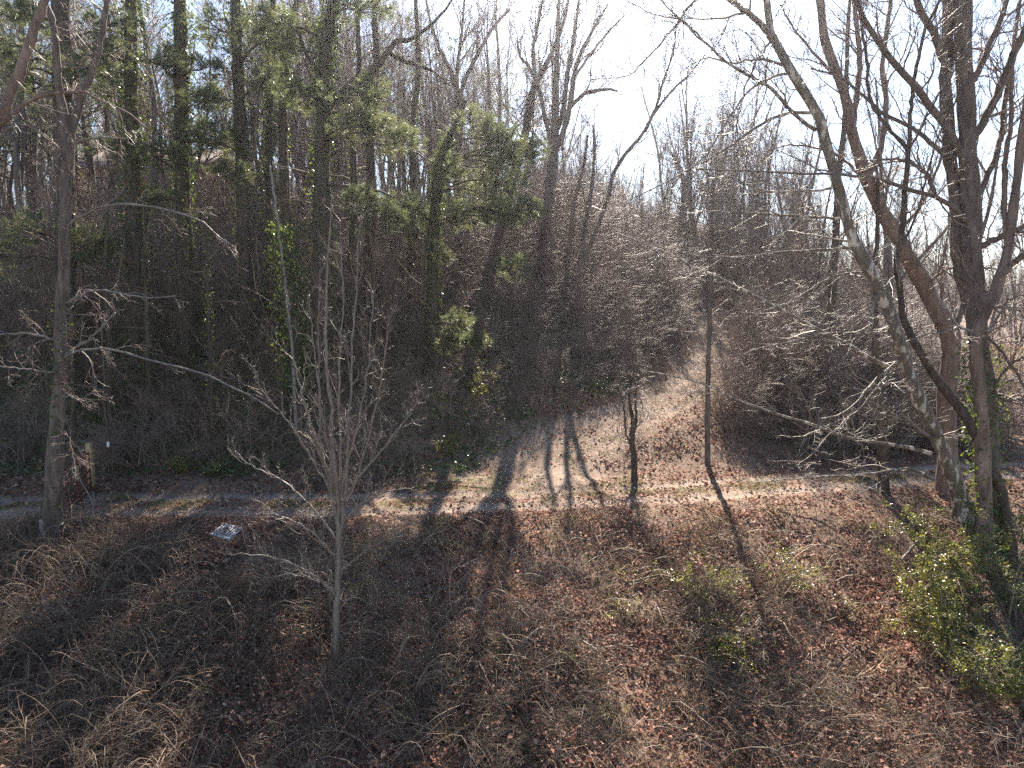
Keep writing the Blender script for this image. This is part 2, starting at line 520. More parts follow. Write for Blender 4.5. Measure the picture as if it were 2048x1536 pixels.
strip('dirt_road', rx, road_y(rx), 3.0, M['road'])
ty = np.arange(21.9, 56, .3)
strip('hill_track', track_x(ty), ty, track_w(ty), M['pale_dirt'])

# ------------------------------------------------------------------ growing wood
def resample(P, n, wob=0.0):
    """Catmull-Rom through rows of P (any columns), n samples"""
    P = np.asarray(P, float)
    m = len(P)
    t = np.linspace(0, m - 1, n)
    i = np.clip(t.astype(int), 0, m - 2)
    f = (t - i)[:, None]
    p0 = P[np.clip(i - 1, 0, m - 1)]; p1 = P[i]; p2 = P[i + 1]; p3 = P[np.clip(i + 2, 0, m - 1)]
    q = .5 * (2 * p1 + (p2 - p0) * f + (2 * p0 - 5 * p1 + 4 * p2 - p3) * f ** 2 + (3 * p1 - p0 - 3 * p2 + p3) * f ** 3)
    if wob:
        q[1:-1, :3] += rng.normal(0, wob, (n - 2, 3))
    return q

def grow(P, R, K, t0=.25, t1=1.0, ang=.9, L=1.0, n=5, up=.06, wob=.16, rr=.55, rmin=.006, tip=.25, taperL=.55, lift=0.1, rmax=9):
    M_, npar, _ = P.shape
    if M_ == 0: return np.zeros((0, n, 3)), np.zeros((0, n))
    t = t0 + (t1 - t0) * ((np.arange(K)[None, :] + rng.uniform(0, 1, (M_, K))) / K)
    f = t * (npar - 1)
    i = np.clip(f.astype(int), 0, npar - 2)
    fr = (f - i)[..., None]
    row = np.arange(M_)[:, None]
    a = P[row, i]; b = P[row, i + 1]
    pos = a + (b - a) * fr
    tan = nrm(b - a)
    rad = R[row, i] * (1 - fr[..., 0]) + R[row, i + 1] * fr[..., 0]
    perp = nrm(np.cross(tan, rng.normal(0, 1, tan.shape)))
    an = np.clip(rng.normal(ang, .22, t.shape), .15, 1.6)[..., None]
    d = tan * np.cos(an) + perp * np.sin(an)
    d[..., 2] += lift
    d = nrm(d)
    if np.isscalar(L): L = np.full(M_, L)
    ln = L[:, None] * (1 - taperL * (t - t0) / max(1e-6, t1 - t0)) * rng.uniform(.6, 1.3, t.shape)
    out = np.zeros((M_, K, n, 3))
    out[:, :, 0] = pos
    for j in range(1, n):
        d = nrm(d + rng.normal(0, wob, d.shape) + np.array([0, 0, up]))
        out[:, :, j] = out[:, :, j - 1] + d * (ln / (n - 1))[..., None]
    r0 = np.maximum(np.minimum(rad * rr, ln * .016 + .003), rmin)
    s = np.linspace(0, 1, n)
    rr_ = np.maximum(r0[..., None] * (1 - (1 - tip) * s), rmin * .7)
    return out.reshape(-1, n, 3), rr_.reshape(-1, n)

def length(P): return np.linalg.norm(np.diff(P, axis=1), axis=-1).sum(1)

def crown_of(g, sets, k=(10, 7, 5), L1=2.5, ang=.85, up=.05, t0=.25, wob=.17, rmin=.006, lf=(.5, .5), lift=.1, rr=.5):
    """sets: list of (P, R); adds branches, twigs and twiglets to Geo g"""
    tips = []
    for P, R, kk, l1, tt in sets:
        b1, r1 = grow(P, R, kk, tt, 1, ang, l1, 8, up, wob, rr, rmin * 1.3, .3, .5, lift)
        g.tubes(b1, r1, 4)
        b2, r2 = grow(b1, r1, k[1], .18, 1, .75, length(b1) * lf[0], 5, up, wob * 1.15, .6, rmin, .4, .45, lift)
        g.tubes(b2, r2, 3)
        b3, r3 = grow(b2, r2, k[2], .15, 1, .7, length(b2) * lf[1], 3, up, wob * 1.3, .7, rmin * .8, .5, .4, lift)
        g.tubes(b3, r3, 3)
        tips.append(b3)
    return np.concatenate(tips)

def wood_px(pts, Y, dY=0.0, n=24, wob=.0):
    """a stem given as (photo x, photo y, half width in photo px) standing at depth Y"""
    m = len(pts)
    rows = []
    for i, p in enumerate(pts):
        yy = Y + (dY * i / max(1, m - 1) if np.isscalar(dY) else dY[i])
        q = at(p[0], p[1], yy)
        rows.append([*q, p[2] * px_m(p[1], yy)])
    q = resample(rows, n, wob)
    return q[:, :3], np.maximum(q[:, 3], .006)

def to_ground(P, R, flare=1.35):
    """carry a stem down into the soil under its lowest point"""
    p = P[0].copy()
    gz = float(ground(p[0], p[1]))
    if p[2] > gz + .1:
        n = 5
        d = P[0] - P[2]
        d = d / max(1e-6, -d[2]) if d[2] < -1e-3 else np.array([0, 0, -1.0])
        d = d * np.array([.5, .5, 1])
        h = p[2] - gz + .35
        ex = np.stack([p + d * h * (1 - i / n) for i in range(n)])
        er = R[0] * (1 + (flare - 1) * np.linspace(1, 0, n, endpoint=False) ** 2)
    else:
        ex = np.array([[p[0], p[1], gz - .35], [p[0], p[1], min(p[2], gz) - .02 if p[2] < gz else (p[2] + gz) / 2 - .05]])
        er = np.array([R[0] * flare, R[0] * (1 + (flare - 1) * .5)])
        keep = P[:, 2] > ex[1, 2] + .05
        P, R = P[keep], R[keep]
    return np.concatenate([ex, P]), np.concatenate([er, R])

def ivy_on(g, P, R, count, t0=0, t1=1, size=.075, out=.12, droop=.5):
    f = rng.uniform(t0, t1, count) * (len(P) - 1)
    i = np.clip(f.astype(int), 0, len(P) - 2)
    fr = (f - i)[:, None]
    c = P[i] * (1 - fr) + P[i + 1] * fr
    r = R[i] * (1 - fr[:, 0]) + R[i + 1] * fr[:, 0]
    a = rng.uniform(0, 2 * math.pi, count)
    clump = .55 + 1.1 * np.clip(vnoise(a * 1.1 + 31, f * 2.2 + c[:, 0], 1.0, 5) + .35, 0, 1)
    o = np.stack([np.cos(a), np.sin(a), rng.normal(0, .25, count)], -1)
    pos = c + o * (r + out * rng.uniform(.0, 1, count) * clump)[:, None]
    D = nrm(np.stack([rng.normal(0, .5, count), rng.normal(0, .5, count), -rng.uniform(.2, 1.0, count) * droop * 2], -1) + o * .4)
    Nn = nrm(o + rng.normal(0, .45, (count, 3)))
    L = size * rng.uniform(.6, 1.35, count)
    g.leaves(pos, D, Nn, L, L * .45, .2)

def tree(name, label, Y, stems, limbs=(), cat='tree', group=None, mat_='bark', twig='twig', k=(9, 6, 5), kl=9, L1=2.4, Ll=1.4, t0=.3,
         tl=.15, rmin=.006, ivy=None, up=.06, ang=.8, wob=.17, dY=0.0, sides=10, lift=.1, flare=1.35, tufts=None):
    """a hand-laid tree: stems and limbs from pixel lines at real depth, then grown branches, twigs and twiglets"""
    S, first = [], None
    for i, st in enumerate(stems):
        dy = st.get('dY', dY) if isinstance(st, dict) else dY
        pts = st['p'] if isinstance(st, dict) else st
        yy = Y + (st.get('Y', 0) if isinstance(st, dict) else 0)
        P, Rr = wood_px(pts, yy, dy, 30, .012)
        gnd = st.get('ground', i == 0) if isinstance(st, dict) else i == 0
        if gnd:
            P, Rr = to_ground(P, Rr, flare)
        S.append((P, Rr))
    base = S[0][0][0].copy(); base[2] = float(ground(base[0], base[1]))
    t = empty(name, base, label, cat, group)
    g = Geo()
    for P, Rr in S:
        # uneven girth
        wv = 1 + .07 * np.sin(np.arange(len(P)) * 1.7 + rng.uniform(0, 6)) + rng.normal(0, .03, len(P))
        g.tubes(P, Rr * wv, sides, True)
    g.obj('trunk', M[mat_], t, loc=base)
    sets = []
    for P, Rr in S:
        q = resample(np.concatenate([P, Rr[:, None]], 1), 24)
        sets.append((q[None, :, :3], q[None, :, 3], k[0], L1, t0))
    LP, LR = [], []
    for lb in limbs:
        pts = lb['p'] if isinstance(lb, dict) else lb
        dy = lb.get('dY', 0) if isinstance(lb, dict) else 0
        yy = Y + (lb.get('Y', 0) if isinstance(lb, dict) else 0)
        P, Rr = wood_px(pts, yy, dy, 20, .014)
        Geo().tubes(P, Rr, 7, True).obj('limb', M[lb.get('mat', mat_) if isinstance(lb, dict) else mat_], t, loc=base)
        LP.append(P); LR.append(Rr)
    if LP:
        sets.append((np.array(LP), np.array(LR), kl, Ll, tl))
    if k[0] or LP:
        g = Geo()
        tips = crown_of(g, [s for s in sets if s[2]], k, L1, ang, up, t0, wob, rmin, lift=lift)
        g.obj('crown', M[twig], t, loc=base)
    if ivy:
        g = Geo()
        for (si, cnt, a, b, sz, ou) in ivy:
            ivy_on(g, *S[si], cnt, a, b, sz, ou)
        g.obj('ivy', M['ivy'], t, loc=base)
    return t, S, base

# ------------------------------------------------------------------ sycamores and trunks on the right
rng = np.random.default_rng(206)
tree('sycamore_tree', 'leaning sycamore with flaking white and grey bark, forked at its top', 20.2,
     [[(1922, 1008, 17), (1914, 980, 15), (1895, 922, 14.5), (1868, 863, 14), (1840, 805, 13.5), (1817, 758, 13), (1809, 719, 13), (1789, 656, 12.5), (1770, 602, 12.5), (1746, 551, 12), (1723, 508, 11.5), (1703, 468, 10.5), (1690, 427, 10), (1676, 376, 10), (1662, 325, 9.5), (1652, 284, 9.5), (1639, 236, 9.3), (1618, 198, 9.2), (1584, 147, 9), (1560, 103, 8.5), (1539, 51, 7), (1534, 0, 6.5), (1528, -60, 6)],
      {'p': [(1552, 90, 7), (1533, 61, 6.5), (1498, 27, 5.5), (1464, 0, 5), (1420, -40, 4.5)], 'dY': -.4}],
     [{'p': [(1632, 260, 4), (1580, 219, 3.8), (1539, 174, 3.5), (1498, 154, 3.1), (1444, 116, 2.6), (1403, 79, 2.2), (1348, 27, 1.8), (1310, -10, 1.3)], 'dY': -1.5},
      {'p': [(1621, 226, 3.6), (1570, 226, 3.2), (1519, 250, 2.8), (1468, 287, 2.4), (1399, 328, 1.9), (1348, 355, 1.5), (1260, 400, 1)], 'dY': -1.2},
      {'p': [(1567, 130, 3.2), (1519, 118, 2.6), (1461, 126, 2), (1416, 116, 1.5), (1380, 130, 1)], 'dY': 1.2},
      {'p': [(1662, 376, 3), (1601, 383, 2.6), (1519, 379, 2), (1457, 352, 1.5), (1400, 340, 1)], 'dY': 1.5},
      {'p': [(1680, 437, 3), (1615, 434, 2.6), (1519, 427, 2.1), (1433, 424, 1.6), (1365, 410, 1.2), (1300, 380, .9)], 'dY': -1.0},
      {'p': [(1703, 497, 3.2), (1621, 501, 2.8), (1553, 506, 2.4), (1478, 514, 1.9), (1382, 509, 1.4), (1310, 490, 1)], 'dY': -2.2},
      {'p': [(1778, 734, 5), (1739, 717, 4.8), (1692, 687, 4.4), (1621, 652, 4), (1563, 621, 3.6), (1512, 594, 3.2), (1446, 559, 2.6), (1387, 531, 2.1), (1348, 512, 1.7), (1230, 465, 1.1)], 'dY': -2.0},
      {'p': [(1864, 908, 4.5), (1817, 895, 4.1), (1739, 883, 3.7), (1680, 871, 3.3), (1621, 848, 2.9), (1567, 832, 2.5), (1485, 805, 2), (1426, 777, 1.6), (1379, 760, 1.3), (1280, 740, .9)], 'dY': -1.0},
      {'p': [(1832, 727, 2.8), (1789, 746, 2.6), (1758, 770, 2.4), (1723, 812, 2.1), (1692, 840, 1.9), (1653, 875, 1.5), (1621, 910, 1.2), (1590, 934, .9)], 'dY': -1.6},
      {'p': [(1817, 707, 2.4), (1770, 742, 2.2), (1739, 773, 2), (1707, 809, 1.7), (1672, 832, 1.4), (1637, 836, 1)], 'dY': -2.2},
      {'p': [(1731, 543, 2.4), (1692, 547, 2.1), (1645, 563, 1.7), (1602, 590, 1.3), (1567, 613, 1)], 'dY': -1.2},
      {'p': [(1868, 961, 3.2), (1817, 938, 2.8), (1739, 947, 2.2), (1660, 953, 1.8), (1590, 957, 1.3), (1512, 965, .9)], 'dY': .6},
      {'p': [(1778, 662, 2.8), (1731, 666, 2.5), (1660, 666, 2.1), (1602, 678, 1.7), (1524, 695, 1.2), (1477, 715, .9)], 'dY': -2.0},
      {'p': [(1440, -30, 3), (1390, 0, 2.6), (1340, 65, 2.2), (1290, 120, 1.7), (1255, 150, 1.2), (1180, 160, .8)], 'dY': -1.2},
      {'p': [(1403, 79, 2), (1370, 45, 1.7), (1310, 30, 1.3), (1255, 0, .9), (1230, -30, .7)], 'dY': -.5, 'Y': -1.1},
      {'p': [(1584, 147, 3), (1550, 152, 2.7), (1500, 180, 2.3), (1455, 240, 1.8), (1420, 300, 1.3), (1390, 330, .9)], 'dY': 1.4},
      {'p': [(1545, 75, 2.6), (1522, 110, 2.2), (1492, 170, 1.8), (1475, 240, 1.3), (1480, 300, .9)], 'dY': -1.4},
      {'p': [(1801, 543, 2.5), (1770, 574, 2.5), (1746, 609, 2.4), (1744, 656, 2), (1754, 690, 1.3)], 'dY': -.3, 'Y': -1.0, 'mat': 'dead_wood'},
      {'p': [(1870, 880, 4), (1856, 871, 3.6), (1832, 855, 3), (1801, 828, 2)], 'dY': -.5, 'mat': 'dead_wood'}],
     mat_='sycamore', twig='pale_twig', group=None, k=(9, 6, 6), kl=13, L1=2.0, Ll=1.8, t0=.45, rmin=.0055, sides=14, ang=.95)
tree('sycamore_tree', 'smooth reddish sycamore trunk bending left behind the flaking leaning sycamore', 22.2,
     [[(1896, 930, 20), (1891, 812, 18), (1899, 734, 18), (1903, 690, 18.5), (1895, 656, 18), (1867, 609, 16), (1844, 559, 15), (1813, 512, 14), (1803, 485, 13.5), (1772, 437, 13), (1748, 393, 12.5), (1731, 352, 12), (1717, 308, 11), (1700, 256, 10), (1693, 198, 9.5), (1676, 150, 9), (1656, 96, 8.5), (1645, 44, 8), (1640, 0, 8), (1636, -60, 7)],
      {'p': [(1703, 262, 6), (1712, 200, 5.5), (1720, 120, 5), (1712, 40, 4.5), (1700, -40, 4)], 'dY': 1},
      {'p': [(1735, 355, 7), (1760, 300, 6), (1772, 220, 5), (1765, 130, 4.5), (1778, 30, 4), (1785, -40, 3.5)], 'dY': 1.4}],
     [{'p': [(1680, 160, 3), (1640, 120, 2.6), (1590, 60, 2), (1560, 10, 1.6)], 'dY': 1},
      {'p': [(1790, 462, 4), (1830, 430, 3.4), (1858, 380, 3), (1880, 320, 2.6), (1890, 260, 2)], 'dY': -.8},
      {'p': [(1745, 385, 3), (1700, 330, 2.6), (1650, 300, 2.2), (1590, 290, 1.6), (1540, 300, 1)], 'dY': .8},
      {'p': [(1850, 575, 3), (1890, 540, 2.6), (1940, 530, 2), (2000, 540, 1.4)], 'dY': -2}],
     mat_='red_bark', twig='twig', k=(9, 7, 5), kl=11, L1=2.4, Ll=1.7, t0=.4, sides=12)
tree('sycamore_tree', 'thickest straight grey trunk at the right, twin stemmed and wrapped in vines below', 18.4,
     [[(1975, 1085, 24), (1975, 950, 21), (1974, 850, 19), (1970, 775, 18.5), (1958, 700, 18.5), (1953, 620, 18), (1950, 580, 18), (1945, 510, 18), (1943, 410, 17.5), (1936, 308, 16.5), (1932, 205, 16), (1926, 103, 15.5), (1929, 0, 15), (1930, -60, 14)],
      {'p': [(1946, 640, 13), (1925, 560, 12.5), (1915, 513, 12), (1915, 444, 12), (1909, 376, 11.5), (1898, 308, 11.5), (1895, 239, 11.5), (1891, 171, 11), (1895, 103, 11), (1898, 17, 11), (1900, -50, 10)], 'Y': .35}],
     [{'p': [(1950, 497, 6.5), (2004, 472, 6), (2048, 451, 5.5), (2110, 425, 4)], 'dY': -.6},
      {'p': [(1952, 395, 6.5), (1984, 335, 6), (1997, 290, 5.6), (2004, 246, 5), (2020, 150, 4), (2030, 60, 3)], 'dY': .6},
      {'p': [(1942, 280, 8.5), (1980, 222, 8), (2008, 154, 7.5), (2048, 68, 7), (2090, -10, 6)], 'dY': -.8},
      {'p': [(1940, 165, 7), (1953, 147, 6.5), (1973, 103, 6), (2004, 34, 5.5), (2014, 0, 5), (2030, -60, 4)], 'dY': .7},
      {'p': [(1936, 335, 8), (1895, 256, 7.6), (1861, 212, 7.2), (1826, 167, 6.8), (1785, 120, 6.2), (1751, 72, 5.6), (1727, 34, 5), (1710, 0, 4.6), (1690, -50, 4)], 'dY': -1.2},
      {'p': [(1938, 450, 5.5), (1902, 410, 5), (1857, 390, 4.5), (1809, 376, 4), (1741, 355, 3.3), (1662, 349, 2.7), (1553, 345, 2), (1392, 338, 1.2)], 'dY': -2.4},
      {'p': [(1868, 394, 4.5), (1861, 360, 4.3), (1833, 331, 3.6), (1790, 318, 2.6), (1740, 322, 1.6)], 'dY': .4, 'Y': -.5},
      {'p': [(1893, 130, 8), (1885, 113, 7.8), (1868, 68, 7.2), (1840, 17, 6.5), (1820, -40, 6)], 'dY': -.5},
      {'p': [(1898, 318, 5), (1861, 284, 4.6), (1820, 253, 4), (1768, 229, 3.4), (1731, 195, 2.8), (1676, 154, 2.2), (1621, 137, 1.4)], 'dY': 1.4},
      {'p': [(1975, 775, 5), (2010, 800, 4.6), (2048, 800, 4.4), (2110, 805, 3.6)], 'dY': -.6, 'mat': 'dead_wood'},
      {'p': [(1965, 620, 4), (2000, 615, 3.6), (2048, 622, 3.2), (2100, 640, 2)], 'dY': .7},
      {'p': [(1978, 790, 3), (2010, 740, 2.6), (2048, 715, 2.2), (2090, 700, 1.6)], 'dY': -1.1},
      {'p': [(1962, 662, 3), (2000, 700, 2.8), (2040, 760, 2.3), (2080, 830, 1.6)], 'dY': -.9}],
     mat_='bark', twig='twig', k=(10, 7, 5), kl=12, L1=1.9, Ll=1.8, t0=.4, sides=16,
     ivy=[(0, 1500, .0, .42, .085, .3)])
tree('sycamore_tree', 'thin dark trunk leaning left in front of the reddish sycamore, forked halfway', 17.7,
     [[(2004, 985, 10.5), (1985, 935, 10), (1942, 852, 9.4), (1895, 785, 9), (1852, 727, 8), (1809, 645, 6.8), (1800, 590, 6.3), (1794, 540, 6), (1797, 500, 5.8), (1808, 420, 5.3), (1814, 350, 5), (1816, 297, 4.7)],
      {'p': [(1816, 300, 4.4), (1822, 230, 4), (1826, 171, 3.8), (1836, 120, 3.4), (1850, 61, 3), (1880, 0, 2.6), (1900, -50, 2)], 'dY': -.4},
      {'p': [(1814, 300, 3.8), (1790, 270, 3.6), (1760, 235, 3.5), (1738, 185, 3.4), (1735, 140, 3.2), (1728, 80, 3), (1722, 20, 2.6), (1716, -40, 2)], 'dY': .8}],
     [{'p': [(1797, 500, 2.4), (1830, 440, 2.2), (1850, 370, 2), (1868, 300, 1.6), (1905, 200, 1.2)], 'dY': -.8},
      {'p': [(1818, 300, 2.4), (1850, 240, 2.2), (1890, 170, 1.8), (1940, 100, 1.4)], 'dY': -1}],
     mat_='dark_bark', twig='twig', k=(6, 5, 5), kl=9, L1=1.4, Ll=1.2, t0=.45, sides=10)
tree('bare_tree', 'brown trunk bending right in front of the thickest straight grey trunk', 17.6,
     [[(1972, 1075, 16), (1968, 1000, 14.5), (1965, 850, 13), (1955, 750, 11.5), (1950, 690, 11), (1962, 648, 10.5), (1992, 578, 10), (2016, 500, 9.4), (2028, 400, 8.4), (2038, 330, 8), (2046, 250, 7), (2062, 130, 6), (2075, 0, 5)],
      {'p': [(1998, 562, 6.5), (2022, 530, 6), (2048, 512, 5.6), (2100, 480, 4)], 'dY': -.6},
      {'p': [(2018, 505, 6), (2008, 430, 5.4), (2010, 340, 5), (2022, 240, 4.4), (2024, 120, 3.6), (2040, 0, 3)], 'dY': .8}],
     [{'p': [(1950, 668, 2.6), (1920, 655, 2.4), (1890, 664, 2), (1850, 668, 1.6), (1800, 690, 1)], 'dY': -.8, 'mat': 'dead_wood'},
      {'p': [(1952, 672, 2.4), (1985, 650, 2.2), (2010, 610, 1.8), (2030, 590, 1)], 'dY': -.6, 'mat': 'dead_wood'}],
     mat_='red_bark', twig='twig', k=(9, 6, 5), kl=9, L1=1.7, Ll=1.2, t0=.4, sides=12,
     ivy=[(0, 700, .0, .35, .08, .3)])
tree('bare_tree', 'slim upright pole of a tree alone on the sunlit leafy slope', 25.2,
     [[(1415, 918, 6), (1416, 800, 5.4), (1417, 700, 5), (1420, 600, 4.4), (1422, 520, 3.6), (1424, 440, 2.6), (1427, 390, 1.8), (1426, 345, 1)]],
     [], k=(22, 6, 4), L1=1.3, t0=.3, twig='twig', flare=1.15, sides=8, rmin=.005, mat_='bark')
tree('bare_tree', 'short dark trunk with a broom of upright stems above the two track road', 23.2,
     [[(1268, 968, 7), (1269, 925, 6.4), (1264, 880, 5.4), (1266, 845, 4), (1259, 800, 2.6), (1262, 750, 1.3)],
      {'p': [(1265, 880, 3.4), (1273, 840, 2.6), (1271, 790, 1.8), (1284, 740, 1)], 'dY': .4}, {'p': [(1267, 905, 2.8), (1252, 865, 2.1), (1247, 810, 1.4), (1232, 770, .9)], 'dY': -.3}],
     [], k=(26, 6, 5), L1=.75, t0=.1, twig='twig', mat_='dark_bark', ang=.95, lift=-.05, up=.0, wob=.24)
tree('bare_tree', 'dark trunk in the brush left of the leaning sycamore, leaning slightly right', 29.0,
     [[(1628, 905, 11), (1640, 800, 10), (1652, 700, 9), (1662, 600, 8), (1672, 480, 7), (1676, 360, 6), (1690, 240, 5), (1694, 100, 4), (1700, -20, 3)]],
     [], k=(16, 6, 5), L1=2.4, t0=.3, twig='twig', mat_='dark_bark')
tree('bare_tree', 'narrow shaded trunk on the dark bank just left of the flaking sycamore base', 22.0,
     [[(1768, 1000, 11), (1764, 900, 9), (1758, 790, 8), (1752, 680, 7), (1748, 560, 5), (1756, 440, 4), (1752, 330, 3)]],
     [], k=(14, 6, 4), L1=1.6, t0=.35, twig='twig', mat_='dark_bark')

# ------------------------------------------------------------------ middle of the picture: the trees against the bright sky
rng = np.random.default_rng(207)
tree('bare_tree', 'tall grey tree splitting into several upright stems against the bright sky', 41,
     [[(1083, 600, 13), (1088, 500, 12), (1098, 400, 11), (1106, 330, 10.5), (1108, 280, 9.5), (1111, 230, 7), (1113, 150, 5.6), (1116, 60, 4.5), (1118, -30, 3)],
      {'p': [(1106, 300, 6), (1096, 262, 4.2), (1088, 225, 4), (1074, 165, 3.6), (1056, 130, 3.2), (1042, 115, 2.6), (1034, 80, 2)], 'dY': -1},
      {'p': [(1110, 270, 6), (1124, 230, 5.6), (1130, 190, 5.2), (1138, 130, 4.4), (1150, 60, 3.4), (1160, -20, 2.4)], 'dY': 1},
      {'p': [(1112, 300, 6.6), (1130, 255, 5.6), (1142, 200, 5.2), (1148, 150, 4.8), (1160, 110, 4), (1186, 60, 3), (1215, 10, 2)], 'dY': -.8}],
     [{'p': [(1140, 215, 4.4), (1160, 195, 4), (1180, 183, 3.6), (1215, 178, 3), (1235, 182, 2)], 'dY': -.6},
      {'p': [(1080, 175, 3), (1062, 190, 2.4), (1040, 230, 1.4)], 'dY': .5},
      {'p': [(1148, 155, 3), (1180, 110, 2.6), (1220, 60, 2), (1250, 30, 1.2)], 'dY': .8}],
     k=(9, 7, 6), kl=8, L1=3.2, Ll=2.2, t0=.35, rmin=.008, ang=.6, up=.1, lift=.2)
tree('bare_tree', 'leaning grey trunk with a broad top left of the many stemmed tall tree', 43,
     [[(1012, 480, 10), (1016, 400, 9.5), (1032, 330, 9), (1050, 270, 8.5), (1056, 230, 8), (1064, 185, 7), (1084, 145, 5.6), (1108, 95, 4.4), (1128, 40, 3.4), (1140, -20, 2.4)],
      {'p': [(1060, 215, 5), (1070, 160, 4.4), (1066, 100, 3.4), (1078, 40, 2.6), (1090, -30, 2)], 'dY': 1}],
     [], k=(14, 8, 6), L1=3.2, t0=.4, rmin=.008, ang=.6, up=.1, lift=.2, mat_='dark_bark')
tree('bare_tree', 'straight dark trunk with fanned branches behind the leaning grey trunk', 48,
     [[(918, 480, 9), (914, 350, 8), (918, 250, 7.5), (916, 190, 6.6), (905, 150, 5), (880, 100, 3.6), (860, 40, 2.6), (850, -20, 2)],
      {'p': [(917, 210, 5), (930, 160, 4.4), (960, 100, 3.6), (990, 50, 3), (1020, 20, 2)], 'dY': 1},
      {'p': [(916, 200, 4), (914, 140, 3.4), (924, 60, 2.6), (930, -20, 2)], 'dY': -1}],
     [], k=(13, 8, 6), L1=3.4, t0=.35, rmin=.008, ang=.6, up=.1, lift=.2, mat_='dark_bark')
tree('bare_tree', 'slender crooked tree arching right over the brush towards the sunny gap', 37,
     [[(1145, 600, 5.4), (1160, 540, 5), (1185, 480, 4.6), (1215, 400, 4.2), (1226, 350, 3.9), (1250, 310, 3.5), (1280, 275, 3.1), (1312, 222, 2.7), (1345, 180, 2.2), (1380, 147, 1.7), (1410, 110, 1.1)],
      {'p': [(1290, 262, 3.6), (1312, 215, 3), (1326, 165, 2.4), (1345, 110, 1.8), (1352, 60, 1.2)], 'dY': .8},
      {'p': [(1160, 540, 5), (1168, 470, 4.4), (1180, 400, 3.6), (1188, 320, 2.6), (1186, 250, 1.6)], 'dY': .6}],
     [], k=(12, 7, 6), L1=2.4, t0=.3, rmin=.007, ang=.6, up=.08, lift=.15, mat_='bark')
tree('bare_tree', 'pair of crooked stems rising from the brush below the bright sky gap', 39,
     [[(1110, 600, 6), (1130, 540, 5.6), (1142, 470, 5), (1150, 400, 4.2), (1168, 330, 3), (1175, 270, 2)],
      {'p': [(1112, 596, 5), (1098, 540, 4.6), (1104, 480, 4), (1096, 420, 3.2), (1090, 360, 2)], 'dY': -.6}],
     [], k=(12, 7, 6), L1=2.2, t0=.3, rmin=.007, ang=.7, up=.08, mat_='bark')

# ------------------------------------------------------------------ left: forked tree by the gate, leaning limb at the edge
rng = np.random.default_rng(208)
t1, S1, B1 = tree('bare_tree', 'rough barked tree beside the red gate, forking into two stems high up', 17.4,
     [[(105, 1078, 18), (105, 1027, 17), (109, 930, 16), (113, 832, 14.5), (121, 754, 12.5), (121, 676, 11.5), (123, 617, 11), (127, 559, 10.5), (128, 520, 10.5), (130, 444, 11), (133, 376, 11), (137, 308, 10.5), (137, 278, 10)],
      {'p': [(135, 300, 8.5), (128, 262, 8), (127, 222, 7.6), (119, 185, 7.2), (113, 103, 6.8), (106, 51, 6.4), (92, 10, 6), (80, -40, 5)], 'dY': -.3},
      {'p': [(139, 296, 8), (144, 265, 7.6), (157, 215, 7.2), (172, 174, 6.8), (195, 109, 6.2), (210, 30, 5.6), (224, -40, 5)], 'dY': .4}],
     [{'p': [(134, 452, 3), (150, 440, 2.8), (191, 417, 2.5), (239, 408, 2.3), (294, 412, 2), (355, 424, 1.7), (410, 448, 1.4), (455, 492, 1.1), (475, 520, .8)], 'dY': -1.0, 'mat': 'dead_wood'},
      {'p': [(126, 606, 3), (150, 598, 2.8), (172, 584, 2.5), (203, 580, 2.2), (250, 588, 1.9), (297, 596, 1.5), (352, 592, 1)], 'dY': -.8, 'mat': 'dead_wood'},
      {'p': [(124, 716, 3), (145, 707, 2.7), (160, 701, 2.5), (195, 697, 2.3), (242, 703, 2.1), (297, 719, 1.9), (352, 732, 1.7), (426, 754, 1.5), (461, 773, 1.6), (508, 793, 1.3), (555, 828, .9)], 'dY': -1.5, 'mat': 'dead_wood'},
      {'p': [(128, 712, 2.6), (148, 699, 2.5), (176, 680, 2.2), (203, 656, 1.9), (230, 625, 1.4)], 'dY': -.6, 'mat': 'dead_wood'},
      {'p': [(120, 682, 2.8), (98, 676, 2.6), (60, 668, 2.2), (0, 668, 1.8), (-50, 660, 1.2)], 'dY': -.6, 'mat': 'dead_wood'},
      {'p': [(121, 748, 2.4), (98, 744, 2.2), (50, 738, 1.8), (0, 732, 1.4)], 'dY': -1, 'mat': 'dead_wood'},
      {'p': [(138, 296, 3), (100, 330, 2.4), (90, 350, 2), (60, 380, 1.4)], 'dY': -1},
      {'p': [(135, 330, 3.2), (132, 372, 2.8), (126, 400, 2), (120, 440, 1.2)], 'dY': -.6, 'Y': -.25},
      {'p': [(140, 292, 2.8), (165, 282, 2.4), (200, 275, 2), (250, 278, 1.4)], 'dY': -1, 'mat': 'dead_wood'},
      {'p': [(118, 800, 2.2), (136, 792, 2), (160, 800, 1.4), (168, 804, 1)], 'dY': -.8, 'mat': 'dead_wood'},
      {'p': [(116, 850, 1.6), (134, 870, 1.4), (142, 900, 1.1), (150, 930, .8)], 'dY': -.8}],
     mat_='bark', twig='twig', k=(6, 6, 4), kl=8, L1=1.4, Ll=.9, t0=.3, sides=14, lift=-.1, up=-.02, wob=.17, rmin=.0045, ivy=[(0, 260, .12, .55, .07, .12)])
# wire tied round its foot
P, Rr = S1[0]
zz = float(ground(B1[0], B1[1])) + .42
i = int(np.argmin(np.abs(P[:, 2] - zz)))
a = np.linspace(0, 2 * math.pi, 21)
ring = np.stack([P[i, 0] + np.cos(a) * (Rr[i] + .016), P[i, 1] + np.sin(a) * (Rr[i] + .016), np.full(21, zz) + .015 * np.sin(a)], -1)
tag(Geo().tubes(ring, np.full(21, .012), 5).obj('wire_loop', M['wire'], None, True, (P[i, 0], P[i, 1], zz)), 'grey wire loop tied round the foot of the forked tree', 'wire')

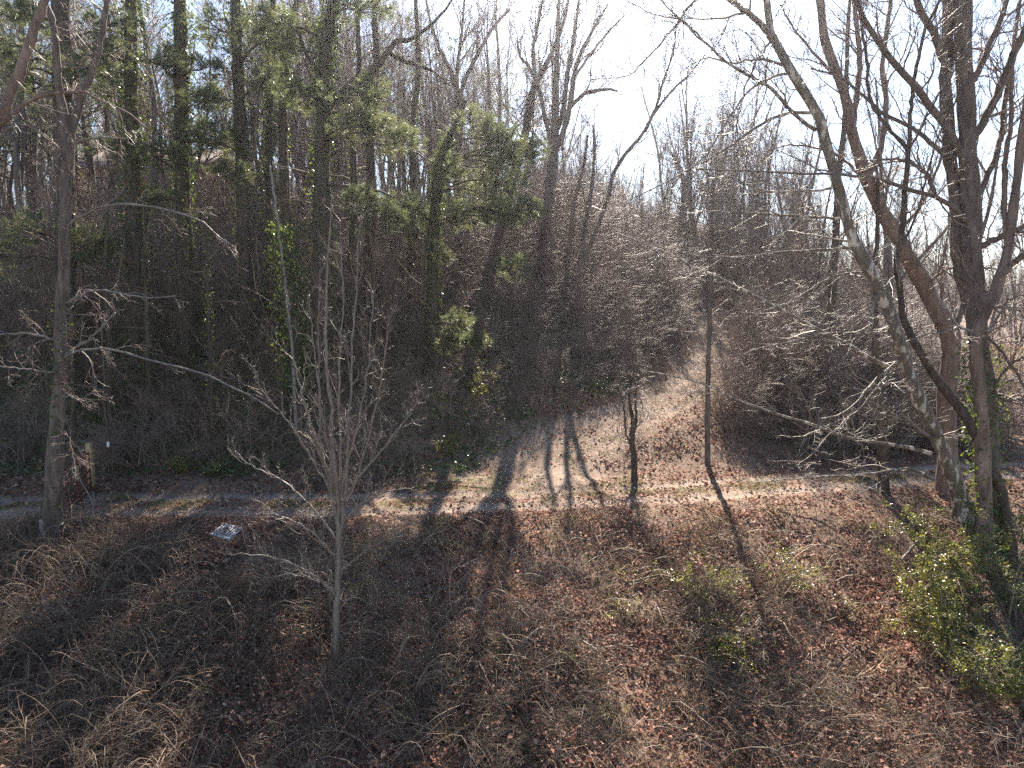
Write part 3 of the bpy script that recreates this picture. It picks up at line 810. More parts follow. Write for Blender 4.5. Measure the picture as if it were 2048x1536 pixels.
tree('bare_tree', 'pale smooth trunk leaning in from the left edge with one long arching limb', 15.5,
     [[(-150, 900, 17), (-120, 700, 15), (-85, 480, 13), (-40, 330, 11.5), (0, 240, 10.5), (20, 191, 10), (41, 137, 9.5), (58, 85, 9), (75, 34, 8.2), (92, -5, 7.5), (110, -60, 6.5)]],
     [{'p': [(-4, 255, 4.6), (12, 240, 4.4), (34, 219, 4.2), (68, 198, 3.9), (113, 186, 3.4), (167, 186, 3), (212, 205, 2.4), (253, 225, 1.8), (290, 255, 1.2)], 'dY': -.6},
      {'p': [(-20, 290, 3), (10, 262, 2.8), (40, 250, 2.2), (90, 270, 1.6), (120, 300, 1)], 'dY': .8, 'mat': 'dead_wood'}],
     mat_='red_bark', twig='pale_twig', k=(5, 5, 4), kl=9, L1=1.4, Ll=1.0, t0=.4, lift=-.05, up=0)

# ------------------------------------------------------------------ foreground sapling with many upright stems
rng = np.random.default_rng(209)
g_st = [[(672, 1312, 7), (673, 1250, 6.6), (675, 1180, 6.2), (678, 1090, 5.8), (676, 1020, 5.2), (672, 950, 4.4), (664, 860, 3.8), (656, 760, 3.2), (652, 660, 2.7), (654, 560, 2.2), (660, 460, 1.6), (664, 390, .9)],
        {'p': [(678, 1090, 3.43), (690, 1000, 3.12), (696, 900, 2.81), (700, 800, 2.34), (704, 690, 1.95), (712, 590, 1.56), (716, 500, 1.01), (722, 430, 0.62)], 'dY': -.4},
        {'p': [(676, 1030, 3.12), (682, 930, 2.73), (678, 820, 2.34), (680, 700, 1.87), (686, 600, 1.48), (682, 500, 1.01), (680, 440, 0.62)], 'dY': .5},
        {'p': [(674, 990, 2.81), (640, 900, 2.34), (610, 810, 1.95), (590, 730, 1.56), (578, 650, 1.17), (572, 590, 0.70)], 'dY': .7},
        {'p': [(680, 1040, 2.81), (716, 950, 2.34), (740, 860, 1.95), (762, 760, 1.56), (770, 690, 1.09), (778, 640, 0.62)], 'dY': -.6},
        {'p': [(674, 1000, 2.65), (630, 930, 2.18), (590, 860, 1.79), (540, 800, 1.40), (510, 760, 0.86)], 'dY': -.6},
        {'p': [(678, 1010, 2.50), (730, 940, 2.03), (780, 880, 1.72), (820, 830, 1.25), (835, 800, 0.78)], 'dY': .5},
        {'p': [(674, 1120, 2.34), (640, 1080, 2.03), (600, 1050, 1.72), (550, 1030, 1.25), (510, 1028, 0.78)], 'dY': -.7},
        {'p': [(672, 1190, 2.34), (640, 1160, 2.03), (590, 1130, 1.72), (530, 1112, 1.25), (450, 1108, 0.78)], 'dY': -.5},
        {'p': [(672, 1185, 2.18), (630, 1158, 1.87), (580, 1148, 1.48), (520, 1160, 0.78)], 'dY': .4},
        {'p': [(676, 1060, 2.34), (720, 1010, 1.95), (770, 985, 1.56), (830, 975, 0.78)], 'dY': .6},
        {'p': [(674, 1080, 2.34), (620, 1010, 1.95), (560, 960, 1.56), (500, 930, 1.09), (470, 900, 0.70)], 'dY': .6},
        {'p': [(676, 1150, 2.03), (720, 1110, 1.72), (770, 1080, 1.25), (810, 1070, 0.70)], 'dY': -.5},
        {'p': [(677, 1060, 2.6), (668, 960, 2.2), (650, 860, 1.8), (634, 760, 1.5), (622, 660, 1.1), (618, 590, .8)], 'dY': .3},
        {'p': [(677, 1050, 2.6), (690, 950, 2.2), (716, 850, 1.8), (734, 750, 1.5), (742, 660, 1.1), (748, 580, .8)], 'dY': .4},
        {'p': [(676, 1070, 2.4), (662, 980, 2.1), (640, 880, 1.7), (640, 760, 1.3), (636, 640, 1), (640, 540, .7)], 'dY': -.5}]
tree('sapling', 'bare budding sapling with many upright stems standing alone in the foreground', 13.4, g_st, [],
     cat='tree', mat_='pale_twig', twig='pale_twig', k=(13, 6, 2), L1=.85, t0=.12, ang=.6, up=.1, lift=.25, rmin=.0042, sides=7, flare=1.25, wob=.2)

# ------------------------------------------------------------------ ivy clad evergreens on the dark bank at left
rng = np.random.default_rng(210)
def spray(gw, gn, P, R, px, py, Y, rp, nt=30):
    """a limb from the trunk out to a foliage spray seen round (px, py), with needle tufts on flat twigs"""
    c = at(px, py, Y)
    rad = rp * px_m(py, Y)
    j = int(np.argmin(np.abs(P[:, 2] - (c[2] - .25 * abs(c[0] - P[-1, 0])))))
    a = P[j]
    mid = (a + c) / 2 + np.array([0, 0, .12 * np.linalg.norm(c - a)])
    out = nrm((c - a) * np.array([1, 1, .3]) + 1e-3)
    L = resample(np.stack([a, mid, c, c + out * rad * .8 + np.array([0, 0, .1])]), 10)
    r = np.linspace(min(R[j] * .5, .055), .012, 10)
    gw.tubes(L, r, 5)
    tw, tr = grow(L[None, 3:], r[None, 3:], max(8, int(nt * .6)), .15, 1, .95, rad * 1.25, 5, .03, .12, .6, .007, .4, .3, .05)
    tw[..., 2] = tw[:, :1, 2] + (tw[..., 2] - tw[:, :1, 2]) * .5
    gw.tubes(tw, tr, 3)
    t2, r2 = grow(tw, tr, 4, .3, 1, .7, rad * .45, 4, .06, .15, .7, .006, .4, .3, .08)
    gw.tubes(t2, r2, 3)
    ends = np.concatenate([t2[:, -1], t2[:, 2], tw[:, -1]])
    dirs = np.concatenate([t2[:, -1] - t2[:, -2], t2[:, 2] - t2[:, 1], tw[:, -1] - tw[:, -2]])
    gn.needles(ends, dirs, 12, .25, .0095, .85)

def evergreen(name, label, Y, stem, sprays, limbs=(), ivy=900, ivr=(.0, .9), mat_='dark_bark', group=None, dead=14, isz=.085, iout=.2, crownk=(8, 5, 4), L1=2.2):
    t, S, base = tree(name, label, Y, [stem], limbs, 'tree', group, mat_, 'vine', (dead, crownk[1], crownk[2]), 8, L1, 1.6, .2, ivy=[(0, ivy, ivr[0], ivr[1], isz, iout)] if ivy else None,
                      lift=-.1, up=-.02, wob=.2, ang=1.15, rmin=.006)
    if sprays:
        gw, gn = Geo(), Geo()
        P, R = S[0]
        for s in sprays:
            spray(gw, gn, P, R, s[0], s[1], Y + (s[3] if len(s) > 3 else rng.uniform(-1.2, .6)), s[2])
        gw.obj('branch_sprays', M['dark_bark'], t, loc=base)
        gn.obj('foliage', M['needle'], t, loc=base)
    return t

evergreen('pine_tree', 'pine trunk behind the forked tree, hung with shaggy needle clumps', 26.5,
          [(135, 700, 22), (132, 500, 20), (128, 300, 19), (125, 150, 18), (122, 0, 17), (120, -160, 15)],
          [(60, 120, 55), (20, 90, 45), (80, 170, 45), (175, 135, 50), (170, 150, 45, -2), (40, 135, 50), (105, 475, 60), (30, 515, 60), (60, 30, 40), (180, 500, 50), (90, 40, 40), (200, 60, 45)], ivy=500)
evergreen('ivy_clad_tree', 'second ivy clad trunk from the left, with yellowish ivy near its top', 27,
          [(276, 700, 17), (268, 480, 15), (265, 300, 13), (262, 150, 12), (262, 0, 11), (262, -150, 9)],
          [(230, 120, 50), (240, 190, 40), (215, 490, 50), (300, 120, 40)], ivy=3600, iout=.36, isz=.1)
evergreen('ivy_clad_tree', 'thick ivy clad trunk with a pale needle clump hanging at mid height', 28,
          [(374, 700, 18), (368, 480, 16), (363, 300, 14), (362, 150, 13), (360, 0, 12), (358, -150, 10)],
          [(345, 320, 42, -1.2), (300, 300, 45), (250, 305, 36), (395, 210, 36), (400, 140, 36), (425, 290, 40), (330, 400, 36)], ivy=3600, iout=.34, isz=.1)
evergreen('pine_tree', 'dark pine with blue green sprays beside a gap of pale sky', 29,
          [(494, 700, 13), (488, 480, 12), (482, 300, 11.5), (476, 150, 11), (471, 0, 10), (468, -150, 8)],
          [(450, 290, 50), (430, 275, 40, -1), (485, 120, 60), (440, 60, 45), (500, 45, 60), (520, 170, 45), (455, 200, 40), (540, 80, 50), (475, 350, 40)], ivy=1900, iout=.26, isz=.095)
evergreen('ivy_clad_tree', 'thin ivy wrapped stem between the dark pine and the bent trunk', 31,
          [(542, 700, 8), (540, 480, 8), (538, 300, 7), (541, 150, 6.5), (546, 0, 6), (550, -120, 5)], [], ivy=2400, iout=.28, isz=.1)
evergreen('bare_tree', 'bent dark trunk curving right near its top beside the big ivy clad pine', 30,
          [(588, 700, 11), (576, 480, 10), (567, 300, 9), (566, 180, 8.5), (570, 110, 8), (582, 50, 7), (598, -10, 6), (612, -90, 5)], [], ivy=700, ivr=(0, .6), iout=.15)
evergreen('pine_tree', 'big ivy clad pine with heavy dark limbs reaching right and drooping needle sprays', 27.5,
          [(640, 700, 19), (642, 500, 17), (645, 300, 15), (648, 180, 14), (652, 100, 12.5), (664, 10, 10.5), (676, -90, 8)],
          [(690, 230, 55), (700, 255, 45, -1.5), (745, 270, 50), (775, 290, 40, -1), (640, 205, 50), (615, 190, 45), (720, 20, 50), (690, 10, 45), (560, 50, 45), (740, 420, 45), (705, 405, 40), (760, 440, 36), (600, 100, 40), (640, 60, 46), (720, 190, 40)],
          [{'p': [(655, 215, 8), (690, 180, 7.6), (714, 160, 7.2), (748, 137, 6.8), (776, 102, 6.2), (796, 82, 5.4), (824, 78, 4.4), (860, 50, 3.4), (890, 20, 2.4), (910, -10, 1.6)], 'dY': .8},
           {'p': [(776, 104, 4.6), (800, 118, 4.2), (830, 130, 3.6), (865, 142, 2.6), (900, 170, 1.6)], 'Y': .7},
           {'p': [(645, 165, 5), (625, 125, 4.6), (605, 90, 4), (592, 30, 3.2), (588, -30, 2.4)], 'dY': .8},
           {'p': [(650, 370, 3.6), (690, 372, 3), (740, 378, 2.4), (790, 395, 1.6)], 'dY': -1.0}], ivy=3400, iout=.3, isz=.1)
evergreen('pine_tree', 'bright green pine with an ivy sleeve and broad layered sprays lit by sun', 30,
          [(862, 740, 10), (864, 620, 11), (866, 500, 11), (872, 400, 11), (880, 330, 10), (894, 285, 8), (912, 245, 6), (930, 200, 4)],
          [(885, 440, 50), (860, 440, 40), (935, 430, 45), (975, 425, 40), (1022, 425, 42, -1), (1045, 420, 26, -1), (905, 365, 45), (945, 335, 50), (985, 325, 50), (1015, 318, 45), (985, 280, 40), (890, 345, 36), (960, 385, 40), (840, 470, 32), (930, 250, 40), (960, 270, 40), (875, 510, 26, -1), (905, 650, 34, -1.4), (890, 690, 28, -1.5), (935, 688, 28, -1.5), (1012, 538, 34, -1.5), (825, 420, 30), (1040, 300, 30), (1000, 365, 40), (1005, 440, 34)],
          ivy=2600, ivr=(.12, .75), iout=.2)
evergreen('ivy_clad_tree', 'short snag smothered in bright green ivy behind the foreground sapling', 25.5,
          [(592, 780, 9), (590, 720, 10), (586, 640, 10), (580, 560, 8), (572, 500, 5), (566, 450, 3)], [], ivy=2600, ivr=(.15, 1), iout=.55, dead=0, isz=.11)
evergreen('bare_tree', 'thin pale dead pole leaning against the ivy smothered snag', 25.0,
          [(584, 690, 3), (574, 600, 2.9), (565, 520, 2.6), (556, 450, 2.3), (548, 390, 2), (540, 330, 1.6)], [], ivy=0, mat_='dead_wood', dead=5, crownk=(4, 3, 3), L1=.8)
for lab, px, w, Y, iv in (('dark upright trunk just right of the big ivy clad pine', 704, 8, 31, 500), ('dark double curved trunk left of the bright green pine', 738, 11, 32, 300), ('slim shaded trunk close behind the bright green pine', 822, 8, 33, 600)):
    evergreen('bare_tree', lab, Y, [(px + 4, 700, w), (px, 520, w * .95), (px + 6, 400, w * .9), (px + 2, 280, w * .8), (px + 14, 140, w * .65), (px + 10, 0, w * .5), (px + 16, -90, w * .4)], [], ivy=iv, iout=.12, dead=18)
for lab, px, w, Y in (('slender ivy hung stem in deep shade left of the thick ivy clad trunk', 300, 5, 25.2), ('slender ivy hung stem in deep shade near the wire end tag', 222, 5, 25), ('leafy ivy strand dangling in deep shade below the dark pine', 424, 4, 24.6), ('ivy hung stem in deep shade right behind the gate tree', 148, 5, 24.8)):
    evergreen('ivy_clad_tree', lab, Y, [(px, 890, w), (px - 2, 760, w), (px - 5, 640, w), (px - 10, 520, w * .8), (px - 8, 420, w * .6)], [], ivy=480, ivr=(.1, 1), iout=.12, dead=6, isz=.075)

# ------------------------------------------------------------------ woods on the hill
rng = np.random.default_rng(211)
def proto_bare(H, r, stems=1, k=(16, 9, 7), L=.3, t0=.3, ang=.6, up=.09, lean=.06, rmin=.009, fork=.5, tw='twig', bk='bark'):
    g = Geo(); c = Geo()
    sets = []
    for s in range(stems):
        h = H * (1 if s == 0 else rng.uniform(.75, 1))
        p = np.zeros((9, 4))
        d = np.array([rng.normal(0, lean), rng.normal(0, lean), 1.0])
        st = 0 if s == 0 else fork * rng.uniform(.5, 1.0)
        if s:
            d[:2] += rng.normal(0, .35, 2)
        q = np.array([0, 0, -.5]) if s == 0 else sets[0][0][0][int(st * 20)]
        r0 = r if s == 0 else r * .6
        seg = (h + .5 - (q[2] + .5)) / 8
        for i in range(9):
            p[i, :3] = q; p[i, 3] = r0 * (1 - .85 * i / 8) + .012
            d = d + np.array([rng.normal(0, .09), rng.normal(0, .09), .05]); d = d / np.linalg.norm(d)
            q = q + d * seg
        p = resample(p, 24)
        if s == 0: p[0, 3] *= 1.4
        g.tubes(p[:, :3], p[:, 3], 7, True)
        sets.append((p[None, :, :3], p[None, :, 3], max(4, int(k[0] / stems) + 2), H * L, t0 if s == 0 else .15))
    crown_of(c, sets, k, 1, ang, up, t0, .15, rmin, lift=.2)
    return g.mesh('trunk', M[bk]), c.mesh('crown', M[tw])

def proto_pine(H, r, nb=34, t0=.22, q=8, spread=.26):
    g, c, f = Geo(), Geo(), Geo()
    p = np.zeros((9, 4)); p[:, 2] = np.linspace(-.5, H, 9); p[1:, :2] = np.cumsum(rng.normal(0, .1, (8, 2)), 0)
    p[:, 3] = np.linspace(r, .03, 9)
    p = resample(p, 24)
    g.tubes(p[:, :3], p[:, 3], 7, True)
    b, br = grow(p[None, :, :3], p[None, :, 3], nb, t0, .98, 1.35, H * spread, 8, .03, .08, .4, .012, .3, .62, .1, .06)
    c.tubes(b, br, 4)
    t, tr = grow(b, br, 7, .3, 1, .85, length(b) * .38, 4, .04, .12, .6, .008, .4, .4, .05)
    c.tubes(t, tr, 3)
    e = np.concatenate([t[:, -1], t[:, 2], t[:, 1], b[:, -1]])
    d = np.concatenate([t[:, -1] - t[:, -2], t[:, 2] - t[:, 1], t[:, 1] - t[:, 0], b[:, -1] - b[:, -2]])
    f.needles(e, d, q, .3, .016, .7)
    return g.mesh('trunk', M['dark_bark']), c.mesh('branch_sprays', M['dark_bark']), f.mesh('foliage', M['needle'])

BARE = [proto_bare(15, .17, 1), proto_bare(16, .2, 2, fork=.45), proto_bare(14, .14, 2, fork=.3), proto_bare(17, .19, 3, fork=.5),
        proto_bare(13, .11, 1, L=.24, bk='dark_bark'), proto_bare(15, .15, 3, fork=.2, bk='dark_bark'), proto_bare(16, .13, 1, k=(18, 9, 7), L=.2, t0=.45, bk='dark_bark')]
SLIM = [proto_bare(8, .05, 1, k=(16, 8, 6), L=.3, t0=.2, rmin=.008), proto_bare(7, .045, 3, k=(16, 8, 6), L=.34, fork=.12, t0=.15, rmin=.008),
        proto_bare(9, .06, 2, k=(16, 8, 6), L=.26, fork=.2, t0=.2, rmin=.008)]
PINE = [proto_pine(17, .22), proto_pine(15, .2, 30, .3, spread=.3)]

def put(name, parts, names, x, y, s, label, group, cat='tree', sink=.0):
    t = empty(name, (x, y, float(ground(x, y)) - sink), label, cat, group)
    t.rotation_euler = (rng.normal(0, .035), rng.normal(0, .035), rng.uniform(0, 6.28))
    t.scale = (s * rng.uniform(.9, 1.1), s * rng.uniform(.9, 1.1), s)
    for me, n in zip(parts, names):
        link(n, me, t)
    return t

def place(n, px0, px1, y0, y1, mind, keep=None):
    """n spots spread over a wedge of the hill seen between two photo columns"""
    got = []
    tries = 0
    while len(got) < n and tries < n * 60:
        tries += 1
        y = rng.uniform(y0, y1)
        x = (rng.uniform(px0, px1) - 1024) / F * y
        if abs(float(track_d(x, np.clip(y, 20, 80)))) < 2.2 and y < 54: continue
        if float(road_d(x, y)) < 3: continue
        if keep and not keep(x, y): continue
        if any((x - a) ** 2 + (y - b) ** 2 < mind ** 2 for a, b in got): continue
        got.append((x, y))
    return got

MARKS = [(40, 'the leaning limb at the edge'), (130, 'the forked tree by the gate'), (265, 'the yellowish ivied trunk'), (365, 'the thick ivied trunk'), (485, 'the dark blue green pine'),
         (575, 'the bent dark trunk'), (645, 'the big ivied pine'), (740, 'the double curved trunk'), (870, 'the bright green pine'), (930, 'the fan topped dark trunk'), (1035, 'the leaning grey trunk'),
         (1110, 'the many stemmed tall tree'), (1200, 'the crooked stems under the sky gap'), (1268, 'the broom of upright stems'), (1417, 'the slim pole tree'), (1510, 'the bend of the track'),
         (1640, 'the dark trunk in the brush'), (1745, 'the flaking leaning sycamore'), (1850, 'the reddish sycamore'), (1945, 'the thickest grey trunk'), (2040, 'the trunk bending out of frame')]
NTH = ['foremost one', 'next one back', 'third one back', 'fourth one back', 'fifth one back', 'sixth one back', 'seventh one back', 'eighth one back', 'ninth one back', 'tenth one back', 'eleventh one back', 'twelfth one back', 'thirteenth one back', 'fourteenth one back', 'fifteenth one back', 'sixteenth one back']
sunny = lambda x, y: (-3.6 < x - .149 * (y - 24) < 5.6 and y < 66) or (8.5 < x - .149 * (y - 40) < 15.2 and 34 < y < 62)
glimpse = lambda x, y: 408 < 1024 + F * x / y < 478 and y < 60        # the gap that shows the house
clear_way = lambda x, y: not sunny(x, y) and not glimpse(x, y)
def wood_lot(spots, protos, parts, s0, s1, name, kinds, group):
    """individual trees, each told apart by its look, by the trunk it stands behind and by its row there"""
    row = {}
    for (x, y) in sorted(spots, key=lambda q: q[1]):
        i = int(rng.integers(len(protos)))
        px = float(to_px(np.array([x, y, float(ground(x, y)) + 3.0]))[0])
        mk = min(MARKS, key=lambda q: abs(q[0] - px))[1]
        key = (kinds[i], mk)
        row[key] = row.get(key, -1) + 1
        put(name, protos[i], parts, x, y, rng.uniform(s0, s1), '%s behind %s, %s' % (kinds[i], mk, NTH[min(row[key], 15)]), group)
BK = ['single stemmed bare tree', 'twin stemmed bare tree', 'low forked bare tree', 'broad three stemmed bare tree', 'slender dark bare tree', 'dark many stemmed bare tree', 'tall narrow bare tree']
SK = ['straight slim sapling', 'spreading clump of a sapling', 'forked sapling']
TC = ('trunk', 'crown')
TP = ('trunk', 'branch_sprays', 'foliage')
wood_lot(place(52, -60, 700, 36, 62, 2.0, clear_way), BARE, TC, .8, 1.15, 'bare_tree', BK, 'bare trees on the dark hillside')
wood_lot(place(46, 640, 1130, 46, 80, 2.2, clear_way), BARE, TC, .85, 1.25, 'bare_tree', [k_.replace('bare', 'hazy bare') for k_ in BK], 'bare trees on the middle hillside')
wood_lot(place(44, 1400, 2080, 36, 90, 2.8, lambda x, y: not (x > 24 and y < 75) and clear_way(x, y)), BARE, TC, .75, 1.2, 'bare_tree', [k_.replace('bare', 'pale bare') for k_ in BK], 'bare trees behind the sycamores')
wood_lot(place(12, 1330, 1500, 54, 80, 2.4, clear_way), BARE, TC, 1.0, 1.35, 'bare_tree', [k_.replace('bare', 'tall thin bare') for k_ in BK], 'tall trees at the edge of the sky gap')
wood_lot(place(90, 1120, 1760, 36, 80, 1.6, clear_way), SLIM, TC, .8, 1.45, 'sapling', SK, 'saplings in the brush beyond the track')
wood_lot(place(34, -40, 1100, 29, 46, 1.6, clear_way), SLIM, TC, .7, 1.15, 'sapling', ['shaded ' + k_ for k_ in SK], 'saplings on the dark bank')
wood_lot(place(9, -60, 520, 38, 56, 4.0, clear_way), PINE, TP, .85, 1.1, 'pine_tree', ['dark full pine', 'dark high crowned pine'], 'pines deep in the dark wood')
wood_lot([(-8.6, 56), (-5.3, 62), (-1.8, 60), (-11.5, 66), (1.5, 68)], PINE, TP, .8, 1.0, 'pine_tree', ['hazy layered pine', 'hazy high crowned pine'], 'hazy pines on the middle hillside')

# instanced masses nobody could count
def scatter(name, protos, P, S, tilt=.15, mat_list=None):
    n = len(P)
    me = bpy.data.meshes.new(name)
    me.vertices.add(n)
    me.vertices.foreach_set('co', np.asarray(P, np.float32).ravel())
    a = me.attributes.new('rot', 'FLOAT_VECTOR', 'POINT')
    a.data.foreach_set('vector', np.stack([rng.normal(0, tilt, n), rng.normal(0, tilt, n), rng.uniform(0, 6.28, n)], -1).astype(np.float32).ravel())
    a = me.attributes.new('scl', 'FLOAT', 'POINT'); a.data.foreach_set('value', np.asarray(S, np.float32))
    a = me.attributes.new('pick', 'INT', 'POINT'); a.data.foreach_set('value', rng.integers(0, len(protos), n).astype(np.int32))
    ob = link(name, me)
    tag(ob, kind='stuff')
    ng = bpy.data.node_groups.new(name, 'GeometryNodeTree')
    ng.interface.new_socket('Geometry', in_out='INPUT', socket_type='NodeSocketGeometry')
    ng.interface.new_socket('Geometry', in_out='OUTPUT', socket_type='NodeSocketGeometry')
    gi = ng.nodes.new('NodeGroupInput'); go = ng.nodes.new('NodeGroupOutput')
    ip = ng.nodes.new('GeometryNodeInstanceOnPoints')
    gt = ng.nodes.new('GeometryNodeGeometryToInstance')
    for pm in protos[::-1]:
        po = bpy.data.objects.new(name + '_clump', pm)
        oi = ng.nodes.new('GeometryNodeObjectInfo')
        oi.inputs['Object'].default_value = po
        ng.links.new(oi.outputs['Geometry'], gt.inputs[0])
    def at_(nm, ty):
        q = ng.nodes.new('GeometryNodeInputNamedAttribute'); q.data_type = ty; q.inputs[0].default_value = nm
        return [s_ for s_ in q.outputs if s_.name == 'Attribute' and s_.enabled][0]
    ng.links.new(gi.outputs[0], ip.inputs['Points'])
    ng.links.new(gt.outputs[0], ip.inputs['Instance'])
    ip.inputs['Pick Instance'].default_value = True
    ng.links.new(at_('pick', 'INT'), ip.inputs['Instance Index'])
    ng.links.new(at_('rot', 'FLOAT_VECTOR'), ip.inputs['Rotation'])
    ng.links.new(at_('scl', 'FLOAT'), ip.inputs['Scale'])
    ng.links.new(ip.outputs[0], go.inputs[0])
    md = ob.modifiers.new('scatter', 'NODES'); md.node_group = ng
    return ob

def clump(nst, L, r, spread, droop, k=(7, 4), rmin=.006, m='twig', lean=.35, leaf=0):
    g = Geo()
    base = np.stack([rng.normal(0, spread, nst), rng.normal(0, spread, nst), np.full(nst, -.1)], -1)
    n = 9
    d = nrm(np.stack([rng.normal(0, lean, nst), rng.normal(0, lean, nst), np.ones(nst)], -1))
    ln = L * rng.uniform(.55, 1.15, nst)
    P = np.zeros((nst, n, 3)); P[:, 0] = base
    for j in range(1, n):
        d = nrm(d + rng.normal(0, .1, d.shape) + np.array([0, 0, -droop * j / n]))
        P[:, j] = P[:, j - 1] + d * (ln / (n - 1))[:, None]
    R = (r * rng.uniform(.6, 1.3, nst))[:, None] * (1 - .8 * np.linspace(0, 1, n))[None] + rmin * .6
    g.tubes(P, R, 4)
    b, br = grow(P, R, k[0], .25, 1, .7, ln * .4, 6, .0 - droop * .1, .17, .55, rmin, .4, .5, .12)
    g.tubes(b, br, 3)
    t, tr = grow(b, br, k[1], .15, 1, .7, length(b) * .45, 4, 0, .22, .7, rmin * .8, .5, .4, .1)
    g.tubes(t, tr, 3)
    return g.mesh('clump', M[m])

BRUSH = [clump(9, 4.2, .022, .5, .12, (11, 7)), clump(11, 3.4, .018, .6, .35, (10, 7)), clump(8, 5.0, .026, .45, .05, (12, 7)), clump(10, 3.0, .016, .5, .6, (10, 7))]
LOW = [clump(12, 1.5, .009, .4, .4, (7, 5), .0045, 'twig'), clump(14, 1.2, .008, .4, .9, (7, 5), .0045, 'vine'), clump(10, 1.9, .01, .35, .3, (8, 5), .0045, 'twig')]
pts, sc = [], []
def want(n, px0, px1, y0, y1, s0, s1, keep):
    for (x, y) in place(n, px0, px1, y0, y1, .0, keep):
        pts.append((x, y, float(ground(x, y)))); sc.append(rng.uniform(s0, s1))
hill = lambda x, y: float(foot_s(x, y)) > 1.0
open_way = lambda x, y: -4.4 < x - .149 * (y - 24) < 6.0 and y < 48       # where the low sun reaches the track junction
want(230, 900, 1480, 29, 52, .6, 1.0, lambda x, y: hill(x, y) and y > 26 and not open_way(x, y))
want(640, 1050, 1800, 48, 110, .9, 1.6, lambda x, y: not (8.0 < x - .149 * (y - 40) < 15.5 and y < 60))
want(40, 1230, 1600, 54, 62, .5, .8, None)
for (x, y) in place(360, 1430, 1980, 28, 60, .0, lambda x, y: float(track_d(x, y)) > 2.8 and not (x > 22 and y < 75)):
    pts.append((x, y, float(ground(x, y)))); sc.append(min(rng.uniform(.7, 1.35), .15 * (y - 24.0) + (.25 if x > 12 else 0)))
want(190, -80, 900, 30, 52, .6, 1.0, lambda x, y: hill(x, y) and not open_way(x, y))
for (x, y) in place(300, 850, 1450, 29, 50, .0, lambda x, y: hill(x, y) and open_way(x, y)):      # brush that stays under the low sun's way
    pts.append((x, y, float(ground(x, y)))); sc.append(float(np.clip(.055 * (y - 26.5), .14, .85)) * rng.uniform(.75, 1.1))
scatter('brush_thicket', BRUSH, pts, sc)
pts, sc = [], []
want(230, -100, 850, 23.6, 34, .7, 1.3, lambda x, y: float(foot_s(x, y)) > .1)
want(480, 850, 1420, 24, 42, .35, .65, lambda x, y: float(foot_s(x, y)) > .4)
want(130, 1450, 2050, 25, 34, .25, .6, lambda x, y: float(track_d(x, y)) > 2.6 and float(road_d(x, y)) > 1.7)
def want2(n, x0, x1, y0, y1, s0, s1):
    for _ in range(n):
        x, y = rng.uniform(x0, x1), rng.uniform(y0, y1)
        pts.append((x, y, float(ground(x, y)))); sc.append(rng.uniform(s0, s1))
scatter('low_brush', LOW, pts, sc)
TANGLE = [clump(13, 1.6, .0075, .35, 1.0, (4, 2), .0036, 'cane', .8), clump(14, 1.25, .0065, .4, 1.5, (3, 2), .0036, 'cane', .95), clump(11, 2.1, .008, .3, .7, (4, 3), .0034, 'vine', .7),
          clump(15, 1.0, .006, .45, .7, (4, 2), .0032, 'vine', .8)]
pts, sc = [], []
for _ in range(4600):
    x, y = rng.uniform(-14, 15), rng.uniform(7.5, 19.2)
    if abs(float(road_d(x, y))) < 1.8 or abs(x) > y * .84 + 1.5: continue
    if -8.6 < x < -6.4 and 16.2 < y < 19.2: continue           # the trodden verge round the pallet
    if rng.uniform() > np.clip((.32 - .12 * float(sstep(-2.5, 1.5, x))) + 1.9 * float(vnoise(x, y, 2.6, 71)) + .06 * abs(x - 1), .04, 1): continue
    pts.append((x, y, float(ground(x, y)))); sc.append(rng.uniform(.35, .95) * (1 if y < 17.5 else .6) * (1 + .55 * math.exp(-((x + .2) / 2.6) ** 2 - ((y - 14.6) / 2.2) ** 2) + .3 * sstep(-4, -7, x)))
scatter('bramble_tangle', TANGLE, pts, sc, .25)
pts, sc = [], []
want(420, 900, 2100, 110, 420, .8, 1.2, None)
want(120, -100, 900, 70, 130, .8, 1.2, None)
scatter('distant_woods', [b[1] for b in BARE[:3]] , pts, sc, .04)
scatter('distant_trunks', [b[0] for b in BARE[:3]] , pts, sc, .04)

